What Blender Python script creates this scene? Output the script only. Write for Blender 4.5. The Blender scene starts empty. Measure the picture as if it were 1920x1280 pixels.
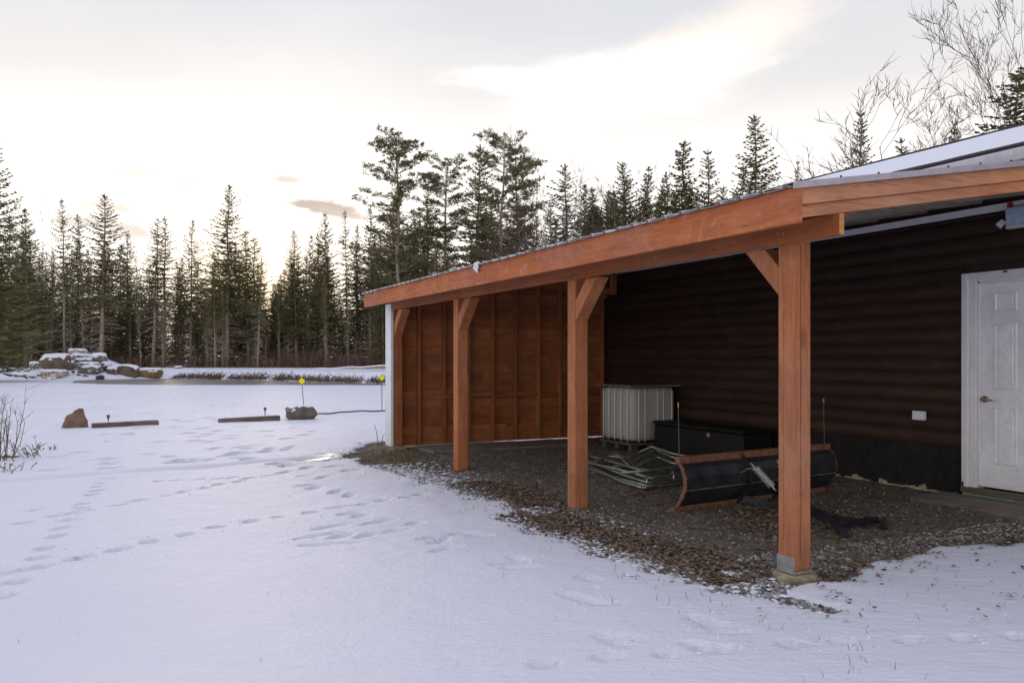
import bpy, bmesh, math, random
import numpy as np
from mathutils import Vector, Matrix, noise as mnoise

SC = bpy.context.scene
COL = SC.collection
R = math.radians
F, CX, HY, CAMZ = 1550.0, 960.0, 669.0, 1.4      # lens in photo pixels, horizon row, eye height

# ------------------------------------------------------------------ camera
cam_d = bpy.data.cameras.new('camera')
cam = bpy.data.objects.new('camera', cam_d); COL.objects.link(cam)
cam.location = (0, 0, CAMZ); cam.rotation_euler = (R(90), 0, 0)
cam_d.sensor_width = 36.0; cam_d.lens = F / 1920 * 36.0
cam_d.shift_y = (HY - 640) / 1920
cam_d.clip_start = 0.05; cam_d.clip_end = 6000
SC.camera = cam

# ------------------------------------------------------------------ node helpers
class NT:
    def __init__(s, tree):
        s.t = tree; s.n = tree.nodes; s.l = tree.links
    def node(s, typ, **kw):
        nd = s.n.new(typ)
        for k, v in kw.items(): setattr(nd, k, v)
        return nd
    def put(s, sock, v):
        if isinstance(v, bpy.types.NodeSocket): s.l.new(v, sock)
        elif v is not None:
            if hasattr(sock, 'default_value'):
                try: sock.default_value = v
                except Exception: sock.default_value = (*v, 1.0)
    def math(s, op, a, b=None, c=None, clamp=False):
        nd = s.node('ShaderNodeMath', operation=op, use_clamp=clamp)
        s.put(nd.inputs[0], a)
        if b is not None: s.put(nd.inputs[1], b)
        if c is not None: s.put(nd.inputs[2], c)
        return nd.outputs[0]
    def smooth(s, x, lo, hi, a=0.0, b=1.0):
        nd = s.node('ShaderNodeMapRange', interpolation_type='SMOOTHSTEP')
        s.put(nd.inputs['Value'], x)
        nd.inputs['From Min'].default_value = lo; nd.inputs['From Max'].default_value = hi
        nd.inputs['To Min'].default_value = a; nd.inputs['To Max'].default_value = b
        return nd.outputs[0]
    def lin(s, x, lo, hi, a=0.0, b=1.0):
        nd = s.node('ShaderNodeMapRange')
        s.put(nd.inputs['Value'], x)
        nd.inputs['From Min'].default_value = lo; nd.inputs['From Max'].default_value = hi
        nd.inputs['To Min'].default_value = a; nd.inputs['To Max'].default_value = b
        return nd.outputs[0]
    def mix(s, fac, a, b, blend='MIX'):
        nd = s.node('ShaderNodeMix', data_type='RGBA', blend_type=blend)
        s.put(nd.inputs['Factor'], fac); s.put(nd.inputs['A'] if False else nd.inputs[6], a); s.put(nd.inputs[7], b)
        return nd.outputs[2]
    def noise(s, vec, scale, detail=4, rough=0.55, dist=0.0, out=0):
        nd = s.node('ShaderNodeTexNoise')
        if vec is not None: s.put(nd.inputs['Vector'], vec)
        nd.inputs['Scale'].default_value = scale; nd.inputs['Detail'].default_value = detail
        nd.inputs['Roughness'].default_value = rough; nd.inputs['Distortion'].default_value = dist
        return nd.outputs[out]
    def mapping(s, vec, scale=(1, 1, 1), loc=(0, 0, 0), rot=(0, 0, 0)):
        nd = s.node('ShaderNodeMapping'); s.put(nd.inputs['Vector'], vec)
        nd.inputs['Scale'].default_value = scale; nd.inputs['Location'].default_value = loc
        nd.inputs['Rotation'].default_value = rot
        return nd.outputs[0]
    def bump(s, h, strength=0.4, dist=0.01, normal=None):
        nd = s.node('ShaderNodeBump'); s.put(nd.inputs['Height'], h)
        nd.inputs['Strength'].default_value = strength; nd.inputs['Distance'].default_value = dist
        if normal is not None: s.put(nd.inputs['Normal'], normal)
        return nd.outputs[0]

def c4(c): return (c[0], c[1], c[2], 1.0)

# ------------------------------------------------------------------ world: Nishita sky behind a thin bright evening cloud veil
SUN_AZ = math.atan2((470 - CX) / F, 1.0)          # seen from the camera axis, negative = left
SUN_EL = R(6.0)
SUN_DIR = Vector((math.sin(SUN_AZ) * math.cos(SUN_EL), math.cos(SUN_AZ) * math.cos(SUN_EL), math.sin(SUN_EL)))
STR = 0.1
w = bpy.data.worlds.new('World'); SC.world = w; w.use_nodes = True
nt = NT(w.node_tree); nt.n.clear()
sky = nt.node('ShaderNodeTexSky', sky_type='NISHITA')
sky.sun_disc = False; sky.sun_elevation = SUN_EL; sky.sun_rotation = SUN_AZ
sky.air_density = 1.0; sky.dust_density = 1.5; sky.ozone_density = 1.0
tc = nt.node('ShaderNodeTexCoord'); D = tc.outputs['Generated']
sep = nt.node('ShaderNodeSeparateXYZ'); nt.put(sep.inputs[0], D)
dx, dy, dz = sep.outputs
ramp = nt.node('ShaderNodeValToRGB'); nt.put(ramp.inputs[0], nt.lin(dz, -0.05, 1.0))
els = ramp.color_ramp.elements
def rset(z): return (z + 0.05) / 1.05
stops = [(0.0, (1.34, 1.27, 1.20)), (0.12, (1.27, 1.215, 1.165)), (0.21, (1.04, 0.995, 0.96)), (0.30, (0.725, 0.71, 0.705)),
         (0.42, (0.59, 0.61, 0.68)), (0.7, (0.56, 0.60, 0.83)), (1.0, (0.52, 0.56, 0.82))]
els[0].position = rset(stops[0][0]); els[0].color = c4(stops[0][1])
els[1].position = rset(stops[-1][0]); els[1].color = c4(stops[-1][1])
for z, c in stops[1:-1]:
    e = els.new(rset(z)); e.color = c4(c)
veil = ramp.outputs[0]
# broad unevenness of the veil
vn = nt.noise(nt.mapping(D, (1.2, 1.2, 3.0)), 1.6, 4, 0.5, 0.3)
veil = nt.mix(nt.smooth(vn, 0.35, 0.75, 0.0, 0.30), veil, (1.0, 0.945, 0.915, 1))
# glow round the low sun behind the trees
dot = nt.node('ShaderNodeVectorMath', operation='DOT_PRODUCT'); nt.put(dot.inputs[0], D); dot.inputs[1].default_value = SUN_DIR
ca = nt.math('MAXIMUM', dot.outputs['Value'], 0.0)
g1 = nt.math('MULTIPLY', nt.math('POWER', ca, 260.0), 0.9)
g2 = nt.math('MULTIPLY', nt.math('POWER', ca, 60.0), 0.45)
low = nt.smooth(dz, 0.0, 0.20, 1.0, 0.0)
veil = nt.mix(nt.math('MULTIPLY', g2, 1.0, clamp=True), veil, (1.3, 1.24, 1.17, 1))
veil = nt.mix(nt.math('MULTIPLY', nt.math('MULTIPLY', g1, low), 1.0, clamp=True), veil, (1.45, 1.05, 0.55, 1))
# single clouds at their own bearings (tangent coordinates of the sky half in front)
ys = nt.math('MAXIMUM', dy, 0.05)
gx, gz = nt.math('DIVIDE', dx, ys), nt.math('DIVIDE', dz, ys)
front = nt.smooth(dy, 0.1, 0.3)
cn = nt.noise(nt.mapping(D, (5, 5, 16), rot=(0, R(-22), 0)), 1.5, 6, 0.62, 0.4)
cn3 = nt.noise(nt.mapping(D, (26, 26, 110)), 1.6, 5, 0.65, 0.4)
cn2 = nt.noise(nt.mapping(D, (10, 10, 45)), 2.0, 5, 0.6, 0.2)
def cloud(px, py, rx, ry, tilt, col, nz, amt=1.0, wob=0.9, soft=(1.0, 0.35)):
    global veil
    x0, z0 = (px - CX) / F, (HY - py) / F
    a = nt.math('SUBTRACT', gx, x0); b = nt.math('SUBTRACT', gz, z0)
    ct, st = math.cos(R(tilt)), math.sin(R(tilt))
    p = nt.math('DIVIDE', nt.math('ADD', nt.math('MULTIPLY', a, ct), nt.math('MULTIPLY', b, st)), rx / F)
    q = nt.math('DIVIDE', nt.math('SUBTRACT', nt.math('MULTIPLY', b, ct), nt.math('MULTIPLY', a, st)), ry / F)
    d = nt.math('SQRT', nt.math('ADD', nt.math('MULTIPLY', p, p), nt.math('MULTIPLY', q, q)))
    d = nt.math('ADD', d, nt.math('MULTIPLY', nt.math('SUBTRACT', nz, 0.5), wob))
    m = nt.math('MULTIPLY', nt.smooth(d, soft[1], soft[0], 1.0, 0.0), front)
    veil = nt.mix(nt.math('MULTIPLY', m, amt), veil, c4(col))
cloud(1300, 105, 340, 75, 22, (1.04, 0.90, 0.80), cn, 0.85, 1.3, (1.15, 0.2))
cloud(1180, 160, 235, 66, 10, (1.25, 1.21, 1.15), cn, 0.95, 1.1, (1.35, 0.2))
cloud(1080, 160, 260, 30, -4, (1.2, 1.16, 1.1), cn2, 0.8, 1.0, (1.2, 0.2))
cloud(606, 388, 62, 12, -8, (0.40, 0.36, 0.355), cn3, 0.95, 1.5, (1.35, 0.7))
cloud(640, 400, 50, 10, -12, (0.52, 0.46, 0.45), cn3, 0.9, 1.9, (1.4, 0.4))
cloud(540, 337, 30, 8, -8, (0.48, 0.43, 0.41), cn3, 0.7, 1.2, (1.4, 0.4))
cloud(238, 432, 62, 18, -8, (0.42, 0.40, 0.43), cn3, 0.7, 1.2, (1.4, 0.4))
cloud(150, 415, 80, 14, 0, (0.58, 0.54, 0.54), cn3, 0.8, 1.8, (1.4, 0.4))
cloud(205, 388, 60, 9, -8, (0.60, 0.53, 0.48), cn3, 0.7, 1.2, (1.4, 0.4))
cloud(255, 320, 44, 9, -4, (0.80, 0.72, 0.66), cn3, 0.75, 1.8, (1.4, 0.4))
cloud(345, 345, 45, 7, 0, (0.80, 0.72, 0.66), cn3, 0.7, 1.8, (1.4, 0.4))
veil10 = nt.mix(1.0, veil, (1 / STR, 1 / STR, 1 / STR, 1), 'MULTIPLY')
skyc = nt.mix(0.955, sky.outputs[0], veil10)
bg = nt.node('ShaderNodeBackground'); nt.put(bg.inputs[0], skyc); bg.inputs[1].default_value = STR
wo = nt.node('ShaderNodeOutputWorld'); nt.l.new(bg.outputs[0], wo.inputs[0])

# ------------------------------------------------------------------ sun: low, veiled, behind the forest
sl = bpy.data.lights.new('sun', 'SUN'); sl.energy = 0.9; sl.angle = R(12); sl.color = (1.0, 0.80, 0.58)
so = bpy.data.objects.new('sun', sl); COL.objects.link(so)
so.rotation_euler = SUN_DIR.to_track_quat('Z', 'Y').to_euler(); so.location = (0, 0, 60)

SC.view_settings.view_transform = 'Standard'; SC.view_settings.look = 'None'
SC.view_settings.gamma = 1.0; SC.view_settings.use_curve_mapping = False
SC.view_settings.exposure = 0.27
SC.render.engine = 'CYCLES'
SC.cycles.max_bounces = 8; SC.cycles.diffuse_bounces = 6; SC.cycles.use_denoising = True

# ------------------------------------------------------------------ geometry helpers
class MB:
    def __init__(s): s.v = []; s.f = []
    def add(s, vs, fs):
        o = len(s.v); s.v += [tuple(p) for p in vs]; s.f += [tuple(i + o for i in f) for f in fs]
    def box(s, a, b):
        (x0, y0, z0), (x1, y1, z1) = a, b
        s.add([(x0, y0, z0), (x1, y0, z0), (x1, y1, z0), (x0, y1, z0), (x0, y0, z1), (x1, y0, z1), (x1, y1, z1), (x0, y1, z1)],
              [(0, 3, 2, 1), (4, 5, 6, 7), (0, 1, 5, 4), (1, 2, 6, 5), (2, 3, 7, 6), (3, 0, 4, 7)])
    def prism(s, poly, axis, a, b):
        """extrude a 2D polygon along axis 0/1/2 from a to b; poly gives the two other coordinates in order"""
        n = len(poly)
        def mk(p, t):
            q = list(p); q.insert(axis, t); return tuple(q)
        s.add([mk(p, a) for p in poly] + [mk(p, b) for p in poly],
              [tuple(range(n))[::-1], tuple(range(n, 2 * n))] + [(i, (i + 1) % n, n + (i + 1) % n, n + i) for i in range(n)])
    def tube(s, pts, rad, n=6, caps=True):
        pts = [Vector(p) for p in pts]; m = len(pts)
        if not hasattr(rad, '__len__'): rad = [rad] * m
        rings = []; prev = None
        for i, p in enumerate(pts):
            t = (pts[min(i + 1, m - 1)] - pts[max(i - 1, 0)]).normalized()
            if prev is None:
                a = t.orthogonal().normalized()
            else:
                a = (prev - t * prev.dot(t))
                a = a.normalized() if a.length > 1e-6 else t.orthogonal().normalized()
            prev = a; b = t.cross(a)
            rings.append([p + (a * math.cos(2 * math.pi * k / n) + b * math.sin(2 * math.pi * k / n)) * rad[i] for k in range(n)])
        vs = [q for r in rings for q in r]; fs = []
        for i in range(m - 1):
            for k in range(n):
                k2 = (k + 1) % n
                fs.append((i * n + k, i * n + k2, (i + 1) * n + k2, (i + 1) * n + k))
        if caps: fs += [tuple(range(n))[::-1], tuple(range((m - 1) * n, m * n))]
        s.add(vs, fs)
    def mesh(s, name, smooth=False):
        me = bpy.data.meshes.new(name); me.from_pydata(s.v, [], s.f); me.update()
        if smooth: me.polygons.foreach_set('use_smooth', [True] * len(me.polygons))
        return me

def link(name, me, mat=None, parent=None):
    o = bpy.data.objects.new(name, me); COL.objects.link(o)
    if mat is not None and not me.materials: me.materials.append(mat)
    if parent is not None: o.parent = parent
    return o
def part(name, mb, mat, parent, smooth=False, bevel=0.0, label=None):
    me = mb.mesh(name, smooth)
    bm = bmesh.new(); bm.from_mesh(me)
    bmesh.ops.recalc_face_normals(bm, faces=bm.faces)
    if bevel: bmesh.ops.bevel(bm, geom=list(bm.edges), offset=bevel, segments=1, affect='EDGES', clamp_overlap=True)
    bm.to_mesh(me); bm.free()
    o = link(name, me, mat, parent)
    if label: o['label'] = label
    return o
def boxpart(name, a, b, mat, parent, bevel=0.0, label=None):
    mb = MB(); mb.box(a, b); return part(name, mb, mat, parent, bevel=bevel, label=label)
def tag(o, label, cat, group=None):
    o['label'] = label; o['category'] = cat
    if group: o['group'] = group
    return o
def empty(name, loc=(0, 0, 0), rz=0.0, label=None, cat=None, group=None):
    o = bpy.data.objects.new(name, None); COL.objects.link(o)
    o.location = loc; o.rotation_euler = (0, 0, rz); o.empty_display_size = 0.2
    if label: tag(o, label, cat, group)
    return o
def gp(px, py, z=0.0):
    """ground point seen at a photo pixel (used to measure where things stand)"""
    Y = F * (CAMZ - z) / (py - HY); return Vector(((px - CX) / F * Y, Y, z))
def atY(px, py, Y):
    return Vector(((px - CX) / F * Y, Y, CAMZ + (HY - py) / F * Y))

# building frame: local x = v (into the building), local y = u (along the front, away), z up
D1 = Vector((-0.4845, 1.0, 0)).normalized(); D2 = Vector((D1.y, -D1.x, 0))
T0, P0 = 3.870, 3.830
ORG = D1 * T0 + D2 * P0
RZ = math.atan2(D2.y, D2.x)
def W(v, u, z=0.0): return ORG + D1 * u + D2 * v + Vector((0, 0, z))
def to_local(p):
    q = Vector(p) - ORG; return q.dot(D2), q.dot(D1)

# ------------------------------------------------------------------ numpy value noise
def vnoise(x, y, seed=0):
    xi = np.floor(x).astype(np.int64); yi = np.floor(y).astype(np.int64)
    fx = x - xi; fy = y - yi
    fx = fx * fx * (3 - 2 * fx); fy = fy * fy * (3 - 2 * fy)
    def h(a, b):
        n = (a * 374761393 + b * 668265263 + seed * 1274126177) & 0x7fffffff
        n = ((n ^ (n >> 13)) * 1274126177) & 0x7fffffff
        n = n ^ (n >> 16)
        return (n & 0xffff) / 65535.0
    return (h(xi, yi) * (1 - fx) + h(xi + 1, yi) * fx) * (1 - fy) + (h(xi, yi + 1) * (1 - fx) + h(xi + 1, yi + 1) * fx) * fy
def fbm(x, y, seed=0, oct=4):
    t = 0; a = 0.5; s = 0
    for k in range(oct):
        t = t + a * vnoise(x, y, seed + k * 17); s += a; a *= 0.5; x = x * 2.03; y = y * 2.03
    return t / s
def sdist(x, y, poly):
    """signed distance to a polygon, negative inside"""
    d = np.full(x.shape, 1e9); ins = np.zeros(x.shape, bool); n = len(poly)
    for i in range(n):
        ax, ay = poly[i]; bx, by = poly[(i + 1) % n]
        ex, ey = bx - ax, by - ay
        t = np.clip(((x - ax) * ex + (y - ay) * ey) / (ex * ex + ey * ey + 1e-12), 0, 1)
        d = np.minimum(d, np.hypot(x - ax - t * ex, y - ay - t * ey))
        c = ((ay > y) != (by > y))
        with np.errstate(divide='ignore', invalid='ignore'):
            xc = ax + (y - ay) * ex / (ey if abs(ey) > 1e-12 else 1e-12)
        ins ^= c & (x < xc)
    return np.where(ins, -d, d)
def sstep(x, a, b):
    t = np.clip((x - a) / (b - a), 0, 1); return t * t * (3 - 2 * t)

# ------------------------------------------------------------------ materials
def new_mat(name):
    m = bpy.data.materials.new(name); m.use_nodes = True
    t = NT(m.node_tree); b = t.n['Principled BSDF']
    b.inputs['Roughness'].default_value = 0.7
    b.inputs['Specular IOR Level'].default_value = 0.3
    return m, t, b
def ocoord(t): return t.node('ShaderNodeTexCoord').outputs['Object']
def orand(t): return t.node('ShaderNodeObjectInfo').outputs['Random']
def island(t): return t.node('ShaderNodeNewGeometry').outputs['Random Per Island']
def offs(t, vec, k=13.0):
    cb = t.node('ShaderNodeCombineXYZ'); r = t.math('MULTIPLY', orand(t), k)
    for i in range(3): t.put(cb.inputs[i], r)
    ad = t.node('ShaderNodeVectorMath', operation='ADD'); t.put(ad.inputs[0], vec); t.put(ad.inputs[1], cb.outputs[0])
    return ad.outputs[0]

def wood(name, axis, c_dark, c_mid, c_light, rough=0.72, specks=0.0, scuff=0.0, grain=1.0, knots=0.5):
    m, t, b = new_mat(name)
    v = offs(t, ocoord(t))
    sc = [1, 1, 1]
    k = {'x': 0, 'y': 1, 'z': 2}[axis]
    s1 = [38.0] * 3; s1[k] = 1.6
    s2 = [9.0] * 3; s2[k] = 0.9
    s3 = [150.0] * 3; s3[k] = 6.0
    n1 = t.noise(t.mapping(v, s1), 1.0, 5, 0.6, 0.6)
    n2 = t.noise(t.mapping(v, s2), 1.0, 3, 0.5, 1.4)
    n3 = t.noise(t.mapping(v, s3), 1.0, 2, 0.6)
    n4 = t.noise(v, 2.2, 4, 0.6)
    g = t.math('ADD', t.math('MULTIPLY', n1, 0.55), t.math('MULTIPLY', n2, 0.45))
    col = t.mix(t.smooth(g, 0.38, 0.62), c4(c_dark), c4(c_mid))
    col = t.mix(t.smooth(n4, 0.42, 0.72, 0, 0.75), col, c4(c_light))
    col = t.mix(t.math('MULTIPLY', t.smooth(n3, 0.5, 0.7), 0.35 * grain), col, c4([x * 0.45 for x in c_dark]))
    if knots:
        vo = t.node('ShaderNodeTexVoronoi'); sk = [3.0] * 3; sk[k] = 1.3
        t.put(vo.inputs['Vector'], t.mapping(v, sk)); vo.inputs['Scale'].default_value = 1.0
        col = t.mix(t.math('MULTIPLY', t.smooth(vo.outputs['Distance'], 0.05, 0.13, 1, 0), knots), col, c4([x * 0.35 for x in c_dark]))
    if scuff:
        ns = t.noise(t.mapping(v, (7, 7, 7)), 1.0, 7, 0.72, 0.8)
        col = t.mix(t.math('MULTIPLY', t.smooth(ns, 0.53, 0.66), scuff), col, (0.55, 0.40, 0.34, 1))
    if specks:
        np_ = t.noise(v, 60, 2, 0.5)
        col = t.mix(t.math('MULTIPLY', t.smooth(np_, 0.70, 0.76), specks), col, (0.75, 0.68, 0.66, 1))
    s5 = [24.0] * 3; s5[k] = 0.55
    n5 = t.noise(t.mapping(v, s5), 1.0, 3, 0.5, 0.3)
    crk = t.math('MULTIPLY', t.smooth(t.math('ABSOLUTE', t.math('SUBTRACT', n5, 0.5)), 0.0, 0.010, 0.75, 0.0), t.smooth(n4, 0.42, 0.58))
    col = t.mix(crk, col, c4([x * 0.25 for x in c_dark]))
    n6 = t.noise(v, 0.9, 3, 0.55)
    col = t.mix(t.smooth(n6, 0.40, 0.66, 0.0, 0.22), col, c4([sum(c_dark) / 3 * 0.75 + c * 0.35 for c in c_dark]))
    val = t.lin(orand(t), 0, 1, 0.80, 1.15)
    cbv = t.node('ShaderNodeCombineXYZ')
    for i in range(3): t.put(cbv.inputs[i], val)
    col = t.mix(1.0, col, cbv.outputs[0], 'MULTIPLY')
    t.put(b.inputs['Base Color'], col); b.inputs['Roughness'].default_value = rough
    b.inputs['Specular IOR Level'].default_value = 0.25
    t.put(b.inputs['Normal'], t.bump(t.math('ADD', n1, t.math('MULTIPLY', n3, 0.6)), 0.45, 0.004))
    return m
RD, RM, RL = (0.33, 0.112, 0.044), (0.47, 0.165, 0.065), (0.55, 0.22, 0.10)
WOOD = {a: wood('stained_wood_' + a, a, RD, RM, RL, specks=0.35, scuff=0.12) for a in 'xyz'}
FASCIA = wood('fascia_wood', 'y', (0.38, 0.108, 0.035), (0.51, 0.152, 0.05), (0.59, 0.21, 0.085), scuff=0.32, knots=0.35)
RAKE = wood('rake_wood', 'x', (0.46, 0.17, 0.075), (0.61, 0.26, 0.12), (0.69, 0.33, 0.17), knots=0.8)
BEAMW = wood('beam_wood', 'y', (0.34, 0.10, 0.034), (0.49, 0.142, 0.047), (0.55, 0.18, 0.07), specks=0.2)
ENDW = wood('end_grain', 'x', (0.5, 0.2, 0.05), (0.62, 0.27, 0.07), (0.68, 0.33, 0.1), knots=0)
PLANKW = wood('sheathing_wood', 'x', (0.30, 0.095, 0.03), (0.46, 0.148, 0.048), (0.54, 0.20, 0.075), scuff=0.06)
STUDW = wood('stud_wood', 'z', (0.28, 0.088, 0.03), (0.43, 0.138, 0.046), (0.50, 0.19, 0.07))
GREYW = wood('weathered_wood', 'x', (0.22, 0.18, 0.14), (0.34, 0.28, 0.22), (0.42, 0.36, 0.30))
CURBW = wood('curb_timber', 'x', (0.13, 0.092, 0.066), (0.21, 0.15, 0.11), (0.28, 0.21, 0.16))
SIDING = wood('brown_siding', 'y', (0.033, 0.0165, 0.0115), (0.050, 0.025, 0.0165), (0.068, 0.036, 0.025), rough=0.6, knots=0.3)

def plain(name, col, rough=0.6, metal=0.0, var=0.15, scale=8.0, bump=0.15, dist=0.004, spec=0.3, dark=None):
    m, t, b = new_mat(name); v = offs(t, ocoord(t))
    n = t.noise(v, scale, 5, 0.6); n2 = t.noise(v, scale * 9, 3, 0.6)
    lo = c4(dark if dark else [c * (1 - var) for c in col]); hi = c4([min(1, c * (1 + var)) for c in col])
    col_ = t.mix(t.smooth(t.math('ADD', t.math('MULTIPLY', n, .7), t.math('MULTIPLY', n2, .3)), 0.35, 0.65), lo, hi)
    t.put(b.inputs['Base Color'], col_); b.inputs['Roughness'].default_value = rough; b.inputs['Metallic'].default_value = metal
    b.inputs['Specular IOR Level'].default_value = spec
    if bump: t.put(b.inputs['Normal'], t.bump(t.math('ADD', n, n2), bump, dist))
    return m
WHITE = plain('white_paint', (0.78, 0.78, 0.80), 0.45, var=0.05, bump=0.05)
DOORW = plain('door_paint', (0.82, 0.82, 0.85), 0.5, scale=2.2, bump=0.05, dark=(0.76, 0.76, 0.79))
GALV = plain('galvanised_steel', (0.55, 0.56, 0.57), 0.35, 0.85, var=0.2, scale=20)
RUST = plain('rusty_steel', (0.23, 0.105, 0.062), 0.85, 0.0, var=0.35, scale=18, bump=0.4)
BLACKST = plain('black_painted_steel', (0.026, 0.027, 0.032), 0.28, 0.0, var=0.5, scale=6, bump=0.2, spec=0.5)
BLACKPL = plain('black_plastic', (0.010, 0.0095, 0.009), 0.6, 0, var=0.3)
FOUND = plain('black_foundation', (0.011, 0.0105, 0.010), 0.75, var=0.5, scale=12, bump=0.4)
CONC = plain('mossy_concrete', (0.33, 0.27, 0.165), 0.9, var=0.3, scale=14, bump=0.5, dark=(0.20, 0.17, 0.085))
SLABC = plain('concrete_slab', (0.20, 0.17, 0.14), 0.9, var=0.25, scale=5, bump=0.3)
FOAM = plain('torn_insulation', (0.42, 0.36, 0.27), 0.9, var=0.2, scale=20, bump=0.5)
MINT = plain('green_foam', (0.28, 0.42, 0.36), 0.8, var=0.2, scale=10)
SHINGLE = plain('dark_shingle', (0.035, 0.03, 0.028), 0.9, var=0.35, scale=30, bump=0.5)
ROOFM = plain('roof_metal', (0.50, 0.48, 0.47), 0.45, 0.3, var=0.15, scale=6)
TOTE = plain('tote_plastic', (0.50, 0.48, 0.46), 0.5, var=0.06, scale=3, bump=0.05)
YELLOW = plain('yellow_reflector', (0.85, 0.78, 0.0), 0.35, var=0.03, bump=0)
REDP = plain('red_plastic', (0.5, 0.02, 0.03), 0.4, var=0.1, bump=0)
BRASS = plain('aged_brass', (0.42, 0.33, 0.22), 0.35, 0.9, var=0.2, scale=30)
GLASSP = plain('lamp_lens', (0.42, 0.55, 0.72), 0.12, 0.0, var=0.25, scale=9, bump=0.1, spec=0.8)
BARK = plain('grey_bark', (0.35, 0.275, 0.215), 0.95, var=0.35, scale=5, bump=0.6, dist=0.03)
DEADB = plain('dead_branch', (0.40, 0.335, 0.26), 0.95, var=0.3, scale=3, bump=0)
BAREB = plain('bare_twig', (0.10, 0.068, 0.055), 0.95, var=0.25, scale=3, bump=0)
PALEB = plain('pale_bark', (0.30, 0.25, 0.21), 0.95, var=0.3, scale=4, bump=0.3, dist=0.02)
WEED = plain('dry_weed', (0.16, 0.105, 0.058), 0.95, var=0.4, scale=10, bump=0)
REDTW = plain('red_twig', (0.20, 0.12, 0.088), 0.95, var=0.35, scale=2, bump=0)

def snow_bsdf(t, b, vec, k=1.0):
    n1 = t.noise(vec, 3.0, 4, 0.55); n2 = t.noise(vec, 26.0, 4, 0.6); n3 = t.noise(vec, 160.0, 3, 0.6)
    n4 = t.noise(t.mapping(vec, (3.0, 13.0, 8.0), rot=(0, 0, 0.25)), 1.6, 4, 0.62, 0.3)
    n1 = t.math('ADD', n1, t.math('MULTIPLY', n4, 0.55))
    h = t.math('ADD', t.math('MULTIPLY', n1, 1.0), t.math('ADD', t.math('MULTIPLY', n2, 0.35), t.math('MULTIPLY', n3, 0.10)))
    return h
def snow_mat(name, col=(0.80, 0.805, 0.83)):
    m, t, b = new_mat(name); v = ocoord(t)
    t.put(b.inputs['Base Color'], c4(col)); b.inputs['Roughness'].default_value = 0.55
    b.inputs['Specular IOR Level'].default_value = 0.25
    t.put(b.inputs['Normal'], t.bump(snow_bsdf(t, b, v), 0.35, 0.03))
    return m
SNOW = snow_mat('snow_cover')

def leafy(name, c0, c1, c2, transl=0.0):
    m, t, b = new_mat(name)
    r = island(t); ro = orand(t)
    col = t.mix(r, c4(c0), c4(c1))
    col = t.mix(t.lin(ro, 0, 1, 0.0, 0.55), col, c4(c2))
    t.put(b.inputs['Base Color'], col); b.inputs['Roughness'].default_value = 0.75
    b.inputs['Specular IOR Level'].default_value = 0.15
    return m
NEEDLE = leafy('spruce_needles', (0.115, 0.108, 0.044), (0.25, 0.22, 0.105), (0.165, 0.16, 0.065))
BROWNN = leafy('withered_needles', (0.12, 0.095, 0.062), (0.27, 0.21, 0.145), (0.17, 0.155, 0.085))
PINEN = leafy('pine_needles', (0.105, 0.105, 0.045), (0.23, 0.205, 0.10), (0.16, 0.155, 0.07))
LEAF = leafy('fallen_leaves', (0.10, 0.070, 0.046), (0.30, 0.215, 0.145), (0.18, 0.13, 0.09))
STONE_M = leafy('gravel_stones', (0.10, 0.09, 0.075), (0.50, 0.47, 0.44), (0.26, 0.24, 0.21))
GRASS_M = leafy('dry_grass', (0.12, 0.10, 0.04), (0.26, 0.22, 0.10), (0.12, 0.12, 0.04))

# ------------------------------------------------------------------ ground: one sheet, snow with a bare thawed patch round the lean-to
def grow(a, b, d0, g):
    out = []; x = a; d = d0
    while x < b: out.append(x); x += d; d *= g
    out.append(b); return out
xs = np.array(sorted(set([-v for v in grow(9.0, 3000, 0.16, 1.045)][::1] + list(np.arange(-9, -4.5, 0.075)) + list(np.arange(-4.5, 4.5, 0.036))
              + list(np.arange(4.5, 9.0, 0.06)) + grow(9.0, 3000, 0.16, 1.06))))
ys = np.array(list(-np.array(grow(0.5, 400, 0.5, 1.3)))[::-1] + list(np.arange(0, 3.0, 0.25)) + list(np.arange(3.0, 8.0, 0.03)) + list(np.arange(8.0, 15.0, 0.05))
              + list(np.arange(15, 40, 0.14)) + list(np.arange(40, 64, 0.25)) + grow(64, 3000, 0.8, 1.08))
GX, GY = np.meshgrid(xs, ys)

def px_poly(l): return [tuple(gp(*p)[:2]) for p in l]
BARE = px_poly([(640, 860), (668, 846), (700, 838), (733, 833), (760, 831), (1000, 829)])
BARE += [tuple(W(3.9, 8.4)[:2]), tuple(W(3.9, -6)[:2])]
BARE += px_poly([(2300, 985), (2100, 1000), (1920, 1020), (1800, 1030), (1700, 1048), (1620, 1068), (1575, 1082), (1530, 1100), (1450, 1118),
                 (1400, 1122), (1300, 1092), (1200, 1058), (1100, 1030), (1000, 985), (930, 950), (800, 905), (720, 882)])
POND = [(-26.6, 50), (-24.4, 45.2), (-20.5, 41.6), (-15, 40.3), (-8, 40.2), (-3, 40.6), (1, 42.4), (-3, 43.9), (-6.6, 44.7), (-10.4, 47.4), (-17, 52.4), (-21, 54.6), (-24, 55.2), (-26.6, 53.6)]
def yfar(x): return np.interp(x, [-40, -27.5, -24, -21, -17, -10.4, -6.6, -3, 2, 8], [51, 52.5, 55, 54.6, 52.4, 47.4, 44.7, 43.9, 43.4, 43.2])
MOUND = Vector((-29.8, 57.6, 0))

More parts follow.
